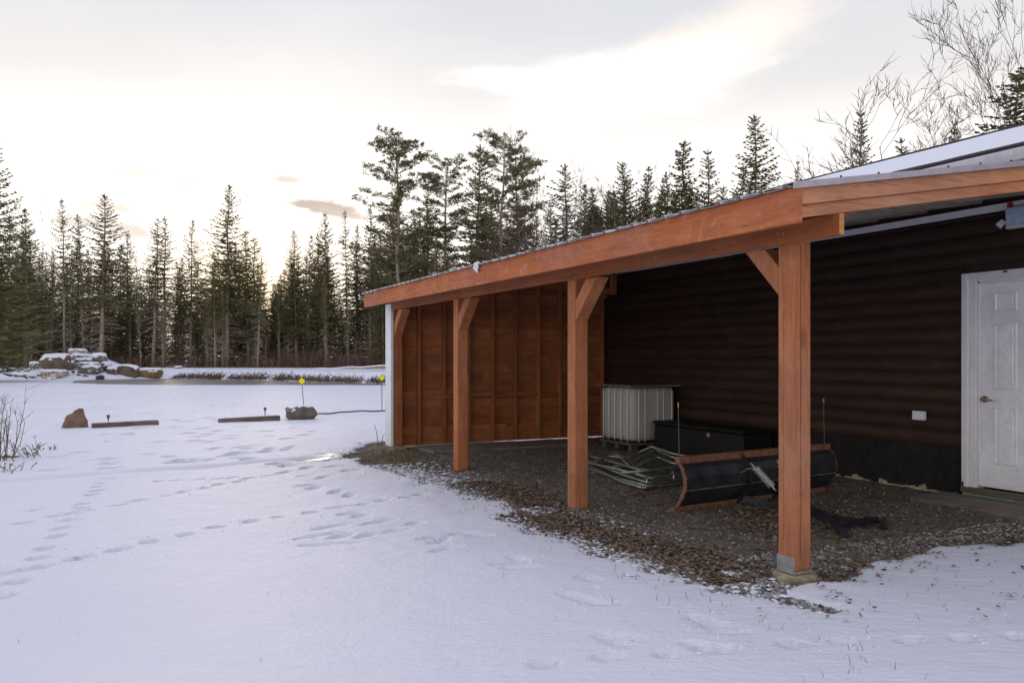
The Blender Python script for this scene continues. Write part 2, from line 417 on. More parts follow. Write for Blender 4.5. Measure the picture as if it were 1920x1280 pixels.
PRINTS = []   # (px, py, length, width, angle, depth)
rng = random.Random(5)
def pr(pts, ox, oy, s, L, Wd, ang=None, dep=0.02, jitter=0.4):
    for p in pts:
        g = gp(ox + p[0] / s, oy + p[1] / s)
        a = (ang if ang is not None else 0) + rng.uniform(-jitter, jitter)
        PRINTS.append((g.x, g.y, L * rng.uniform(.85, 1.15), Wd * rng.uniform(.85, 1.15), a, dep))
A_ = [(10, 575), (65, 517), (8, 485), (90, 470), (130, 465), (168, 455), (290, 425), (310, 420), (435, 395), (460, 388), (560, 363), (697, 340), (812, 311), (942, 290), (1043, 273), (1162, 257), (1360, 229), (1437, 215), (1525, 204), (1577, 193)]
B_ = [(215, 347), (168, 389), (146, 425), (88, 298), (128, 245), (220, 273), (262, 288), (275, 265), (325, 250), (304, 238), (308, 220), (342, 187), (365, 171), (370, 155), (380, 138), (395, 121), (400, 105), (412, 71), (413, 56)]
C_ = [(230, 318), (440, 230), (522, 210), (620, 192), (685, 177), (768, 164), (820, 150), (893, 138), (940, 124), (1010, 115), (868, 122), (812, 125), (740, 125), (664, 126), (594, 129)]
pr(A_, 0, 840, 2, 0.13, 0.10, 1.2, 0.034); pr(B_, 0, 840, 2, 0.15, 0.10, 1.2, 0.034); pr(C_, 0, 840, 2, 0.16, 0.10, 1.2, 0.034)
E_ = [(1140, 118), (1210, 124), (1150, 157), (1180, 165), (1260, 181), (1310, 192), (1275, 237), (1310, 262), (1350, 270), (1280, 346), (1375, 345), (1555, 298), (1670, 403), (1650, 370), (1700, 345), (1750, 340), (1800, 350), (1620, 358), (1910, 455)]
pr(E_, 0, 840, 2, 0.25, 0.10, 0.9, 0.026, 0.8)
pr([(1245, 310), (1195, 343), (1455, 333), (1420, 292)], 0, 840, 2, 0.40, 0.085, 0.85, 0.028, 0.25)
pr([(1230, 377)], 0, 840, 2, 0.42, 0.08, 0.0, 0.025, 0.1)
pr([(1070, 102), (1060, 70), (1150, 85), (690, 58), (990, 22), (930, 12), (805, 13), (1110, 55), (720, 52), (900, 45), (870, 30), (1000, 60), (1320, 95), (1250, 80)], 0, 840, 2, 0.26, 0.13, 1.0, 0.036, 0.6)
G_ = [(20, 445), (30, 475), (290, 515), (235, 583), (330, 605), (370, 745), (440, 735), (700, 762), (760, 785), (720, 670), (780, 690), (820, 712)]
pr(G_, 960, 840, 2, 0.24, 0.07, -0.5, 0.014, 0.7)
pr([(360, 810), (115, 838), (585, 798), (1045, 757), (1245, 748), (1495, 743), (1685, 735), (1885, 728), (800, 775)], 960, 840, 2, 0.13, 0.10, 0, 0.024)
H_ = [(515, 340), (543, 354), (615, 383), (705, 335), (690, 350), (730, 410), (700, 415), (750, 420), (780, 425), (850, 450), (905, 455), (830, 440), (915, 510), (963, 528), (1015, 513), (955, 552), (1048, 587), (1125, 520), (1115, 540), (1170, 580), (1180, 610), (1285, 600), (1130, 615), (1280, 500), (870, 640), (540, 660), (535, 680), (525, 640), (265, 688), (285, 628), (380, 610), (1000, 640), (1300, 500), (1530, 497), (1480, 520), (1400, 540), (980, 490), (1060, 500), (1100, 620), (1340, 660), (1400, 670), (860, 650), (920, 645)]
pr(H_, 0, 620, 2.595, 0.30, 0.17, 1.2, 0.055, 0.5)
for k in range(26):
    pr([(rng.uniform(450, 1500), rng.uniform(470, 650))], 0, 620, 2.595, 0.26, 0.13, 1.1, 0.045, 0.6)
for k in range(18):
    pr([(rng.uniform(480, 1250), rng.uniform(300, 460))], 0, 620, 2.595, 0.28, 0.16, 1.1, 0.045, 0.7)

bd = sdist(GX, GY, BARE)
near = (GX > -12) & (GX < 16) & (GY > 2) & (GY < 20)
edge_n = (fbm(GX * 1.6, GY * 1.6, 3) - 0.5) * 0.7 + (fbm(GX * 7, GY * 7, 9) - 0.5) * 0.30
bare = 1 - sstep(bd + edge_n - 0.07, -0.09, 0.10)
# dirty thaw streak at the corner post
pa, pb = gp(1395, 1115), gp(1545, 1150)
tt = np.clip(((GX - pa.x) * (pb.x - pa.x) + (GY - pa.y) * (pb.y - pa.y)) / ((pb - pa).length_squared), 0, 1)
dl = np.hypot(GX - pa.x - tt * (pb.x - pa.x), GY - pa.y - tt * (pb.y - pa.y))
streak = (1 - sstep(dl, 0.02, 0.13)) * (0.42 + 0.5 * fbm(GX * 9, GY * 9, 21))
bare = np.maximum(bare, streak * near)
wet = np.zeros_like(bare)
wp = gp(603, 862); wet = 1 - sstep(np.hypot((GX - wp.x) / 0.42, (GY - wp.y) / 0.5) + (fbm(GX * 3, GY * 3, 31) - .5) * 1.0, 0.55, 1.0)

pd = sdist(GX, GY, POND) + (fbm(GX * 0.6, GY * 0.6, 41) - 0.5) * 0.6
Hh = 0.5 * sstep(GY - yfar(GX), 0.0, 2.2)
Hh = Hh * (1 - sstep(pd, 0.6, -0.4) * 0) 
Hh = np.where(GY > 38, Hh, 0)
Hh = Hh - 0.7 * (1 - sstep(pd, -0.9, 0.08))
mr = np.hypot((GX - MOUND.x) / np.where(GX > MOUND.x, 3.9, 3.6), (GY - MOUND.y) / 4.3)
mh = 1.85 * np.clip(1 - mr, 0, 1) ** 0.95 + np.where(mr < 1.1, (fbm(GX * 1.1, GY * 1.1, 51) - .5) * .40 + (fbm(GX * 3.0, GY * 3.0, 52) - .5) * .22, 0)
Hh = np.where(mr < 1.1, np.maximum(Hh, mh), Hh)
und = (fbm(GX * 0.25, GY * 0.25, 61) - 0.5) * 0.12 + (fbm(GX * 1.3, GY * 1.3, 62) - .5) * 0.028 + (fbm(GX * 2.0, GY * 5.0, 66) - .5) * 0.012 * (GY < 14) + (fbm(GX * 6, GY * 6, 63) - .5) * 0.010 + (fbm(GX * 15, GY * 11, 65, 2) - .5) * 0.007 * (GY < 10)
und = und * (1 - 0.75 * sstep(GY, 22, 36))
und = und * sstep(np.hypot(GX, GY), 2, 9) * (1 - bare) + (fbm(GX * 9, GY * 9, 64) - .5) * 0.03 * bare
Z = Hh + und + 0.03 * (1 - bare)
Z -= 0.02 * wet
# soft wheel rut crossing the lawn
ra, rb = gp(0, 905), gp(630, 858)
tl = ((GX - ra.x) * (rb.x - ra.x) + (GY - ra.y) * (rb.y - ra.y)) / (rb - ra).length_squared
dr = np.abs((GX - ra.x) * (rb.y - ra.y) - (GY - ra.y) * (rb.x - ra.x)) / (rb - ra).length
rut = (1 - sstep(dr, 0.04, 0.24)) * sstep(tl, -0.4, 0.0) * (1 - sstep(tl, 0.85, 1.05))
Z -= 0.035 * rut * (0.5 + fbm(GX * 2, GY * 2, 71))
for (x, y, L, Wd, a, dep) in PRINTS:
    rr = 1.6 * max(L, Wd)
    i0, i1 = np.searchsorted(ys, y - rr), np.searchsorted(ys, y + rr)
    j0, j1 = np.searchsorted(xs, x - rr), np.searchsorted(xs, x + rr)
    if i1 <= i0 or j1 <= j0: continue
    sx, sy = GX[i0:i1, j0:j1] - x, GY[i0:i1, j0:j1] - y
    ca_, sa_ = math.cos(a), math.sin(a)
    p = (sx * ca_ + sy * sa_) / (L / 2); q = (-sx * sa_ + sy * ca_) / (Wd / 2)
    d = np.sqrt(p * p + q * q)
    Z[i0:i1, j0:j1] += -1.9 * dep * (1 - sstep(d, 0.74, 1.04)) + 0.12 * dep * np.exp(-((d - 1.25) / 0.22) ** 2)
forest = sstep(GY - (67 + 5 * (fbm(GX * .12, GY * .12, 81) - .5)), -1.0, 3.0)
forest = np.maximum(forest, sstep(GX, 14, 18) * sstep(GY, 24, 30) * 0.0)

me = bpy.data.meshes.new('ground')
ny, nx = GX.shape
co = np.stack([GX, GY, Z], -1).reshape(-1, 3).astype(np.float32)
idx = np.arange(ny * nx).reshape(ny, nx)
quads = np.stack([idx[:-1, :-1], idx[:-1, 1:], idx[1:, 1:], idx[1:, :-1]], -1).reshape(-1, 4).astype(np.int32)
me.vertices.add(len(co)); me.vertices.foreach_set('co', co.ravel())
me.loops.add(quads.size); me.loops.foreach_set('vertex_index', quads.ravel())
me.polygons.add(len(quads)); me.polygons.foreach_set('loop_start', np.arange(0, quads.size, 4, dtype=np.int32))
me.polygons.foreach_set('loop_total', np.full(len(quads), 4, np.int32))
me.polygons.foreach_set('use_smooth', np.ones(len(quads), bool))
me.update(); me.validate()
for nm, arr in (('bare', bare), ('wet', wet), ('forest', forest), ('rut', rut)):
    at = me.attributes.new(nm, 'FLOAT', 'POINT'); at.data.foreach_set('value', arr.ravel().astype(np.float32))
def hgt(x, y):
    j = int(np.clip(np.searchsorted(xs, x), 1, nx - 1)); i = int(np.clip(np.searchsorted(ys, y), 1, ny - 1))
    return float(Z[i, j])
def bare_at(x, y):
    j = int(np.clip(np.searchsorted(xs, x), 1, nx - 1)); i = int(np.clip(np.searchsorted(ys, y), 1, ny - 1))
    return float(bare[i, j])

m, t, b = new_mat('snowy_ground')
v = ocoord(t)
def attr(n):
    a = t.node('ShaderNodeAttribute'); a.attribute_name = n; return a.outputs['Fac']
sh = snow_bsdf(t, b, v)
f1 = t.noise(v, 14, 6, 0.7); f2 = t.noise(v, 55, 4, 0.65)
bm_ = t.math('ADD', attr('bare'), t.math('ADD', t.math('MULTIPLY', t.math('SUBTRACT', f1, 0.5), 1.0), t.math('MULTIPLY', t.math('SUBTRACT', f2, 0.5), 0.8)))
bfac = t.smooth(bm_, 0.40, 0.60)
vor = t.node('ShaderNodeTexVoronoi'); t.put(vor.inputs['Vector'], v); vor.inputs['Scale'].default_value = 75; vor.inputs['Randomness'].default_value = 1
dirt = t.mix(t.smooth(f1, 0.3, 0.7), (0.08, 0.064, 0.045, 1), (0.28, 0.235, 0.175, 1))
rgb = t.node('ShaderNodeSeparateColor'); t.put(rgb.inputs[0], vor.outputs['Color'])
peb = t.math('MULTIPLY', t.smooth(rgb.outputs[0], 0.55, 0.9), t.smooth(vor.outputs['Distance'], 0.3, 0.5, 1, 0))
dirt = t.mix(t.math('MULTIPLY', peb, 0.7), dirt, (0.32, 0.30, 0.27, 1))
mossn = t.noise(v, 2.0, 4, 0.6)
dirt = t.mix(t.smooth(mossn, 0.52, 0.7, 0, 0.5), dirt, (0.075, 0.075, 0.028, 1))
sn_tint = t.mix(t.smooth(t.noise(v, 0.35, 3, 0.5), 0.35, 0.7), (0.76, 0.765, 0.795, 1), (0.80, 0.80, 0.825, 1))
# thin snow: stubble shows as fine grey flecks on the lawn further out
fl = t.noise(t.mapping(v, (3.0, 7.0, 1)), 9, 4, 0.7)
sepv = t.node('ShaderNodeSeparateXYZ'); t.put(sepv.inputs[0], v)
lawn = t.math('MULTIPLY', t.smooth(sepv.outputs[1], 9, 17), t.smooth(t.noise(v, 0.5, 3, 0.6), 0.35, 0.62))
sn_tint = t.mix(t.math('MULTIPLY', t.smooth(fl, 0.60, 0.72), t.math('MULTIPLY', lawn, 0.5)), sn_tint, (0.32, 0.29, 0.27, 1))
sn_tint = t.mix(t.math('MULTIPLY', attr('rut'), 0.22), sn_tint, (0.62, 0.55, 0.52, 1))
ff = t.noise(v, 1.2, 5, 0.65)
ffl = t.mix(t.smooth(ff, 0.3, 0.7), (0.075, 0.05, 0.034, 1), (0.14, 0.095, 0.06, 1))
ffac = t.smooth(t.math('ADD', attr('forest'), t.math('SUBTRACT', ff, 0.5)), 0.45, 0.6)
colr = t.mix(ffac, sn_tint, ffl)
colr = t.mix(bfac, colr, dirt)
colr = t.mix(t.math('MULTIPLY', attr('wet'), 0.75), colr, (0.46, 0.44, 0.42, 1))
t.put(b.inputs['Base Color'], colr)
rg = t.mix(bfac, (0.55, 0.55, 0.55, 1), (0.92, 0.92, 0.92, 1))
rg = t.mix(attr('wet'), rg, (0.10, 0.10, 0.10, 1))
t.put(b.inputs['Roughness'], rg)
b.inputs['Specular IOR Level'].default_value = 0.3
hb = t.math('ADD', t.math('MULTIPLY', f2, 0.8), t.math('MULTIPLY', vor.outputs['Distance'], -0.8))
hm = t.node('ShaderNodeMix', data_type='FLOAT'); t.put(hm.inputs[0], bfac); t.put(hm.inputs[2], sh); t.put(hm.inputs[3], hb)
bst = t.math('MULTIPLY', t.math('SUBTRACT', 1.0, attr('wet')), 0.60)
bmp = t.node('ShaderNodeBump'); t.put(bmp.inputs['Height'], hm.outputs[0]); t.put(bmp.inputs['Strength'], bst); bmp.inputs['Distance'].default_value = 0.035
t.put(b.inputs['Normal'], bmp.outputs[0])
ground = link('ground', me, m); ground['kind'] = 'structure'; ground['label'] = 'snow covered lawn with bare gravel around the lean-to'

# pond ice
m, t, b = new_mat('pond_ice'); v = ocoord(t)
n = t.noise(t.mapping(v, (0.5, 1.2, 1)), 0.6, 5, 0.6)
t.put(b.inputs['Base Color'], t.mix(t.smooth(n, 0.35, 0.65), (0.085, 0.075, 0.066, 1), (0.21, 0.19, 0.17, 1)))
t.put(b.inputs['Roughness'], t.lin(n, 0.3, 0.7, 0.30, 0.46)); b.inputs['Specular IOR Level'].default_value = 0.5
t.put(b.inputs['Normal'], t.bump(t.noise(v, 1.2, 4, 0.6), 0.08, 0.02))
mb = MB()
pc = Vector((-14, 48, -0.055)); n_ = len(POND)
pts = []
for (x, y) in POND:
    d = Vector((x - pc.x, y - pc.y, 0)); pts.append((pc.x + d.x * 1.06, pc.y + d.y * 1.12, -0.055))
mb.add(pts, [tuple(range(n_))])
pond = part('pond', mb, m, None); pond['kind'] = 'structure'; pond['label'] = 'frozen pond with a dull brown ice surface'

# ------------------------------------------------------------------ main building
BLD = empty('building', W(0, 0, 0), RZ, 'long dark brown building with snowy roof and white door behind the lean-to', 'building')
VW = 3.88; U0, U1 = -4.0, 8.46
wallp = MB()
wallp.box((VW + 0.02, 1.62, 0.48), (VW + 0.16, U1, 3.13)); wallp.box((VW + 0.02, U0, 0.48), (VW + 0.16, 0.44, 3.13)); wallp.box((VW + 0.02, 0.44, 2.235), (VW + 0.16, 1.62, 3.13))
wall = part('wall', wallp, SIDING, BLD)
VR, ZR_, VE, ZE = 6.65, 4.37, 3.35, 3.27
VB = 2 * VR - VW
for (a, c) in ((U1 - 0.15, U1), (U0, U0 + 0.15)):
    endw = MB(); endw.prism([(VW + 0.17, 0.0), (VB, 0.0), (VB, 3.15), (VR, 4.20), (VW + 0.17, 3.15)], 1, a, c); part('gable_wall', endw, SIDING, BLD)
boxpart('rear_wall', (VB - 0.15, U0 + 0.16, 0), (VB, U1 - 0.16, 3.12), SIDING, BLD)
ROW = 0.152
def log_board(u0, u1, z0, dv=0.0):
    mb = MB(); prof = []
    prof = []
    for k in range(7):
        a = k / 6; prof.append((VW + 0.016 - 0.030 * max(0.0, math.sin(math.pi * (0.03 + 0.94 * a))) ** 0.55 + dv, z0 + 0.002 + a * (ROW - 0.004)))
    prof += [(VW + 0.04, z0 + ROW - 0.004), (VW + 0.04, z0 + 0.004)]
    mb.prism(prof, 1, u0, u1); return mb
z0 = 0.482; rr = random.Random(3)
while z0 + ROW < 3.13:
    if z0 + ROW < 2.235 - 0.02:
        segs = [(1.632, U1), (U0, 0.428)]
    elif z0 < 2.24: segs = [(1.632, U1), (U0, 0.428)]
    else: segs = [(U0, U1)]
    for s in segs:
        # butt joints along each course
        cuts = [s[0]]; x = s[0] + rr.uniform(1.5, 4.5)
        while x < s[1] - 1.0: cuts.append(x); x += rr.uniform(3.2, 4.9)
        cuts.append(s[1])
        for a, c in zip(cuts[:-1], cuts[1:]):
            part('siding_board', log_board(a + 0.0015, c - 0.0015, z0, rr.uniform(-.002, .002)), SIDING, wall, smooth=False)
    z0 += ROW
fnd = MB()
fnd.box((VW + 0.012, 1.632, -0.05), (VW + 0.15, U1, 0.478)); fnd.box((VW + 0.012, U0, -0.05), (VW + 0.15, 0.428, 0.478))
part('foundation', fnd, FOUND, BLD)
# torn insulation at the foot of the wall
ins = MB(); rr = random.Random(8); u = 1.7
while u < 3.7:
    wdt = rr.uniform(0.05, 0.16); h = rr.choice([0.012, 0.018, 0.025, 0.03, 0.07]) * (0.6 + 0.8 * rr.random())
    if rr.random() < 0.8:
        n = 7; top = [(u + wdt * k / n, 0.008 + h * rr.uniform(0.05, 1.0)) for k in range(n + 1)]
        poly = [(u, -0.03)] + [(u + wdt, -0.03)] + top[::-1]
        ins = MB(); ins.prism(poly, 0, VW - 0.012 - rr.random() * .02, VW + 0.010); part('insulation_scrap', ins, FOAM, BLD)
    u += wdt
# eaves trim under the lean-to roof
boxpart('white_trim', (VW - 0.035, U0, 2.80), (VW - 0.008, U1, 2.868), WHITE, BLD)
dent = MB(); u = U0
while u < 5.0:
    dent.box((VW - 0.030, u, 2.782), (VW - 0.012, u + 0.030, 2.799)); u += 0.045
part('vent_strip', dent, BLACKPL, BLD)
# main roof
th = 0.035
def rz_(v): return ZE + (v - VE) * (ZR_ - ZE) / (VR - VE)
roof = MB()
roof.prism([(VE, ZE), (VR, ZR_), (2 * VR - VE, ZE), (2 * VR - VE, ZE - th), (VR, ZR_ - th), (VE, ZE - th)], 1, U0 - 0.3, U1 + 0.25)
roofp = part('roof', roof, SHINGLE, BLD)
sn = MB(); rr = random.Random(11)
nu, nv = 150, 10
us = [U0 - 0.28 + (U1 + 0.5 - U0) * i / nu for i in range(nu + 1)]
lo = [0.15 + 0.09 * mnoise.noise((u * 1.7, 3, 0)) + 0.04 * mnoise.noise((u * 6, 1, 0)) for u in us]
top = []; 
for i, u in enumerate(us):
    for k in range(nv + 1):
        a = k / nv; v_ = VE + lo[i] + (VR - 0.62 + 0.05 * mnoise.noise((u * 2, 9, 0)) - VE - lo[i]) * a
        tck = 0.028 * min(1, min(a, 1 - a) * 9 + 0.05) + 0.006 * mnoise.noise((u * 2, v_ * 2, 0))
        top.append((v_, u, rz_(v_) + 0.003 + max(tck, 0.002)))
fs = []
for i in range(nu):
    for k in range(nv):
        a = i * (nv + 1) + k; fs.append((a, a + 1, a + nv + 2, a + nv + 1))
sn.add(top, fs)
part('snow_cover', sn, SNOW, roofp, smooth=True)
cap = MB(); cap.prism([(VR - 0.16, ZR_ - 0.045), (VR, ZR_ + 0.012), (VR + 0.16, ZR_ - 0.045), (VR + 0.16, ZR_ - 0.06), (VR, ZR_ - 0.01), (VR - 0.16, ZR_ - 0.06)], 1, U0 - 0.3, U1 + 0.26)
part('ridge_cap', cap, SHINGLE, roofp)
# gutter
gut = MB()
gp_ = [(VE - 0.09, 3.22), (VE - 0.105, 3.20), (VE - 0.10, 3.17), (VE - 0.075, 3.12), (VE - 0.01, 3.12), (VE - 0.01, 3.225), (VE - 0.016, 3.225), (VE - 0.016, 3.128), (VE - 0.07, 3.128), (VE - 0.09, 3.172), (VE - 0.094, 3.20), (VE - 0.085, 3.215)]
gut.prism(gp_, 1, U0 - 0.3, U1 + 0.25)
part('gutter', gut, plain('gutter_grey', (0.46, 0.45, 0.46), 0.4, var=0.1), BLD)
boxpart('eave_board', (VE - 0.008, U0 - 0.3, 3.10), (VE + 0.02, U1 + 0.25, 3.232), SHINGLE, BLD)  # dark colour paints in the shadow gap below the gutter
boxpart('soffit', (VE + 0.022, U0, 3.135), (VW + 0.01, U1, 3.15), SHINGLE, BLD)  # coloured dark to stand in for the shade under the eave

# door
DU0, DU1 = 0.58, 1.486
door = boxpart('door', (VW + 0.035, DU0, 0.125), (VW + 0.08, DU1, 2.138), DOORW, BLD)
fr = MB()
for (a, c, z1) in ((DU1 + 0.004, 1.60, 2.20), (0.46, DU0 - 0.004, 2.20)):
    fr.box((VW - 0.012, a, 0.06), (VW + 0.12, c, z1))
fr.box((VW - 0.012, DU0 - 0.003, 2.145), (VW + 0.12, DU1 + 0.003, 2.20))
part('door_frame', fr, WHITE, door, bevel=0.004)
bmld = MB()
for (a, c) in ((1.555, 1.628), (0.432, 0.505)):
    bmld.box((VW - 0.045, a, 0.05), (VW - 0.013, c, 2.232))
bmld.box((VW - 0.045, 0.506, 2.165), (VW - 0.013, 1.554, 2.232))
part('door_casing', bmld, WHITE, door, bevel=0.008)
stop = MB(); stop.box((VW + 0.005, DU1 - 0.022, 0.13), (VW + 0.034, DU1 + 0.003, 2.13)); stop.box((VW + 0.005, DU0 - 0.003, 0.13), (VW + 0.034, DU0 + 0.022, 2.13)); stop.box((VW + 0.006, DU0 + 0.023, 2.118), (VW + 0.034, DU1 - 0.023, 2.145))
part('door_stop', stop, WHITE, door, bevel=0.004)
for (ua, ub) in ((1.115, 1.32), (0.745, 0.95)):
    for (za, zb) in ((1.85, 2.015), (1.098, 1.712), (0.368, 0.905)):
        p = MB()
        def ring(i, v_): return [(v_, ua + i, za + i), (v_, ub - i, za + i), (v_, ub - i, zb - i), (v_, ua + i, zb - i)]
        rs = [ring(-0.012, VW + 0.034), ring(-0.004, VW + 0.024), ring(0.006, VW + 0.024), ring(0.016, VW + 0.0335), ring(0.034, VW + 0.026)]
        vs = [q for r_ in rs for q in r_]; fs = []
        for i in range(len(rs) - 1):
            for k in range(4): fs.append((i * 4 + k, i * 4 + (k + 1) % 4, i * 4 + 4 + (k + 1) % 4, i * 4 + 4 + k))
        fs.append((16, 17, 18, 19)); p.add(vs, fs)
        part('door_panel', p, DOORW, door)
hd = MB()
hd.tube([(VW + 0.036, 1.425, 0.985), (VW + 0.022, 1.425, 0.985)], 0.032, 12)
hd.tube([(VW + 0.022, 1.425, 0.985), (VW - 0.025, 1.425, 0.985)], [0.012, 0.012], 8)
hd.tube([(VW - 0.025, 1.435, 0.987), (VW - 0.028, 1.39, 0.985), (VW - 0.024, 1.34, 0.978), (VW - 0.02, 1.315, 0.974)], [0.010, 0.011, 0.010, 0.006], 8)
part('handle', hd, BRASS, door, smooth=True)
boxpart('sill', (VW - 0.10, 0.46, 0.062), (VW + 0.034, 1.60, 0.108), wood('sill_wood', 'y', (0.10, 0.075, 0.055), (0.16, 0.12, 0.085), (0.22, 0.17, 0.12)), door, bevel=0.006)
cb = MB(); cb.box((VW - 0.03, 0.44, -0.05), (VW + 0.1, 1.62, 0.058)); part('door_footing', cb, MINT, BLD)
boxpart('latch_plate', (VW - 0.047, 1.598, 0.10), (VW - 0.0455, 1.618, 0.155), BLACKPL, door)
boxpart('sensor', (VW - 0.048, 1.15, 2.205), (VW - 0.0455, 1.19, 2.222), BLACKPL, door)
# outlet box
oc = empty('outlet_cover', (0, 0, 0)); oc.parent = BLD
part_ = boxpart('outlet_box', (VW - 0.055, 2.04, 0.735), (VW - 0.010, 2.185, 0.83), WHITE, BLD, bevel=0.006)
bpy.data.objects.remove(oc)
# flood light
fl_ = boxpart('flood_light', (VW - 0.145, 0.86, 2.60), (VW - 0.06, 1.11, 2.80), plain('lamp_housing', (0.55, 0.55, 0.54), 0.4), BLD, bevel=0.012)
boxpart('lens', (VW - 0.152, 0.885, 2.625), (VW - 0.1455, 1.085, 2.775), GLASSP, fl_, bevel=0.002)
arm = MB(); arm.tube([(VW - 0.01, 1.0, 2.72), (VW - 0.07, 1.0, 2.72)], 0.025, 8); part('arm', arm, GALV, fl_); arm = MB(); arm.tube([(VW - 0.09, 1.10, 2.68), (VW - 0.10, 1.16, 2.665)], 0.012, 6)
part('arm', arm, GALV, fl_)
ssr = MB(); ssr.tube([(VW - 0.09, 1.155, 2.685), (VW - 0.12, 1.19, 2.64)], [0.03, 0.034], 8)
part('motion_sensor', ssr, WHITE, fl_)
boxpart('red_clip', (VW - 0.06, 1.10, 2.79), (VW - 0.036, 1.145, 2.86), REDP, BLD, bevel=0.004)

# ------------------------------------------------------------------ lean-to
LT = empty('lean_to', W(0, 0, 0), RZ, 'open red-brown timber lean-to on four posts along the building', 'shed')
m_s = 0.162
def zr(v): return 2.354 + m_s * (v + 0.38)
PW = 0.14
POSTS = [0.0, 2.71, 5.57, 8.13]
def slim(mb, poly_vu): pass
for i, u in enumerate(POSTS):
    base = 0.062 if i == 0 else (-0.08 if i < 3 else 0.05)
    mb = MB(); mb.box((0, u, base), (PW, u + PW, 2.235))
    po = part('post', mb, WOOD['z'], LT, bevel=0.006)
    if i == 0:
        br = MB()
        br.box((-0.006, u - 0.004, 0.045), (-0.001, u + PW + 0.004, 0.145))
        br.box((PW + 0.001, u - 0.004, 0.045), (PW + 0.006, u + PW + 0.004, 0.085))
        br.box((-0.0055, u - 0.0055, 0.042), (PW + 0.0055, u + PW + 0.005, 0.0605))
        br.box((0.03, u + 0.03, 0.02), (PW - 0.03, u + PW - 0.03, 0.042))
        part('post_bracket', br, GALV, po, bevel=0.001)
        seam = MB()
        seam.box((0.052, u - 0.0008, 0.14), (0.0545, u + 0.002, 2.1)); seam.box((-0.0008, u + 0.088, 0.24), (0.002, u + 0.090, 1.7))
        part('crack', seam, BLACKPL, po)
pier = MB()
n = 28; prof = [(0.140, -0.1), (0.142, 0.012), (0.134, 0.030), (0.07, 0.036)]
vs = []; fs = []
for (r_, z) in prof:
    for k in range(n):
        a = 2 * math.pi * k / n; q = r_ * (1 + 0.04 * mnoise.noise((math.cos(a) * 2, math.sin(a) * 2, z * 8)))
        vs.append((0.07 + q * math.cos(a), 0.07 + q * math.sin(a), z))
for i in range(len(prof) - 1):
    for k in range(n): fs.append((i * n + k, i * n + (k + 1) % n, (i + 1) * n + (k + 1) % n, (i + 1) * n + k))
fs.append(tuple(range((len(prof) - 1) * n, len(prof) * n))); pier.add(vs, fs)
part('concrete_pier', pier, CONC, LT, smooth=True)
pad = MB(); pad.box((-0.03, 8.09, -0.1), (0.2, 8.31, 0.048)); part('concrete_pier', pad, CONC, LT, bevel=0.02)
# knee braces
def brace(u_post, sgn, zlow, ztop=2.105, th_=0.13):
    mb = MB(); run = ztop - zlow; k = th_ / 0.7071
    poly = [(u_post, zlow), (u_post + sgn * run, ztop), (u_post + sgn * (run - k), ztop), (u_post, zlow + k)]
    if run - k < 0: poly = [(u_post, zlow), (u_post + sgn * run, ztop), (u_post, ztop)]
    mb.prism(poly, 0, 0.006, PW - 0.006)
    return part('brace', mb, WOOD['z'], LT, bevel=0.004)
brace(PW, 1, 1.79); brace(2.71, -1, 1.735); brace(5.57, -1, 1.72); brace(8.13, -1, 1.72)
mb = MB(); mb.box((-0.04, -0.389, 2.107), (-0.001, 8.12, 2.236)); bmx = part('beam', mb, BEAMW, LT, bevel=0.003)
boxpart('end_grain', (-0.039, -0.392, 2.109), (-0.002, -0.3895, 2.234), ENDW, bmx)
for ub in (0.05, 0.10, 2.76, 2.81, 5.62, 5.67, 1.40, 4.2):
    mb = MB(); mb.tube([(-0.0405, ub, 2.165 + 0.02 * math.sin(ub * 9)), (-0.046, ub, 2.165 + 0.02 * math.sin(ub * 9))], [0.008, 0.006], 8); part('bolt', mb, GALV, bmx)
boxpart('top_plate', (0.0, -0.30, 2.2365), (PW, 8.12, 2.262), BEAMW, LT)
# eave board and rake boards
part('fascia', (lambda q: (q.box((-0.38, -0.41, 2.151), (-0.342, 8.40, 2.352)), q)[1])(MB()), FASCIA, LT, bevel=0.003)
def rake(u0, u1, d0, d1, v0, v1, mat=RAKE):
    mb = MB()
    poly = [(v0, zr(v0) - d0), (v1, zr(v1) - d0), (v1, zr(v1) - d1), (v0, zr(v0) - d1)]
    mb.prism([(a, c) for a, c in poly], 1, u0, u1); return mb
part('rake_board', rake(-0.392, -0.354, 0.002, 0.104, -0.341, 3.84), RAKE, LT, bevel=0.003)
part('rake_board', rake(-0.372, -0.336, 0.105, 0.176, -0.341, 3.84), RAKE, LT, bevel=0.003, label='narrower lower rake board set back under the upper one')
part('rake_board', rake(8.362, 8.399, 0.002, 0.16, -0.341, 3.84), RAKE, LT, bevel=0.003)
u = 0.18
while u < 8.2:
    part('rafter', rake(u, u + 0.038, 0.004, 0.135, -0.341, 3.84), GREYW, LT); u += 0.61
# corrugated metal roof
rs_ = MB(); pitch = 0.19; prof = []; u = -0.415
while u < 8.43:
    prof += [(u, 0.0), (u + 0.045, 0.0), (u + 0.06, 0.022), (u + 0.085, 0.022), (u + 0.10, 0.0)]; u += pitch
prof = [p for p in prof if p[0] <= 8.43]
va, vb = -0.415, 3.855; n = len(prof)
rs_.add([(va, p[0], zr(va) + 0.003 + p[1]) for p in prof] + [(vb, p[0], zr(vb) + 0.003 + p[1]) for p in prof]
        + [(va, p[0], zr(va) + 0.0005 + p[1]) for p in prof] + [(vb, p[0], zr(vb) + 0.0005 + p[1]) for p in prof],
        [(i, i + 1, n + i + 1, n + i) for i in range(n - 1)] + [(2 * n + i, 3 * n + i, 3 * n + i + 1, 2 * n + i + 1) for i in range(n - 1)]
        + [(i, 2 * n + i, 2 * n + i + 1, i + 1) for i in range(n - 1)])
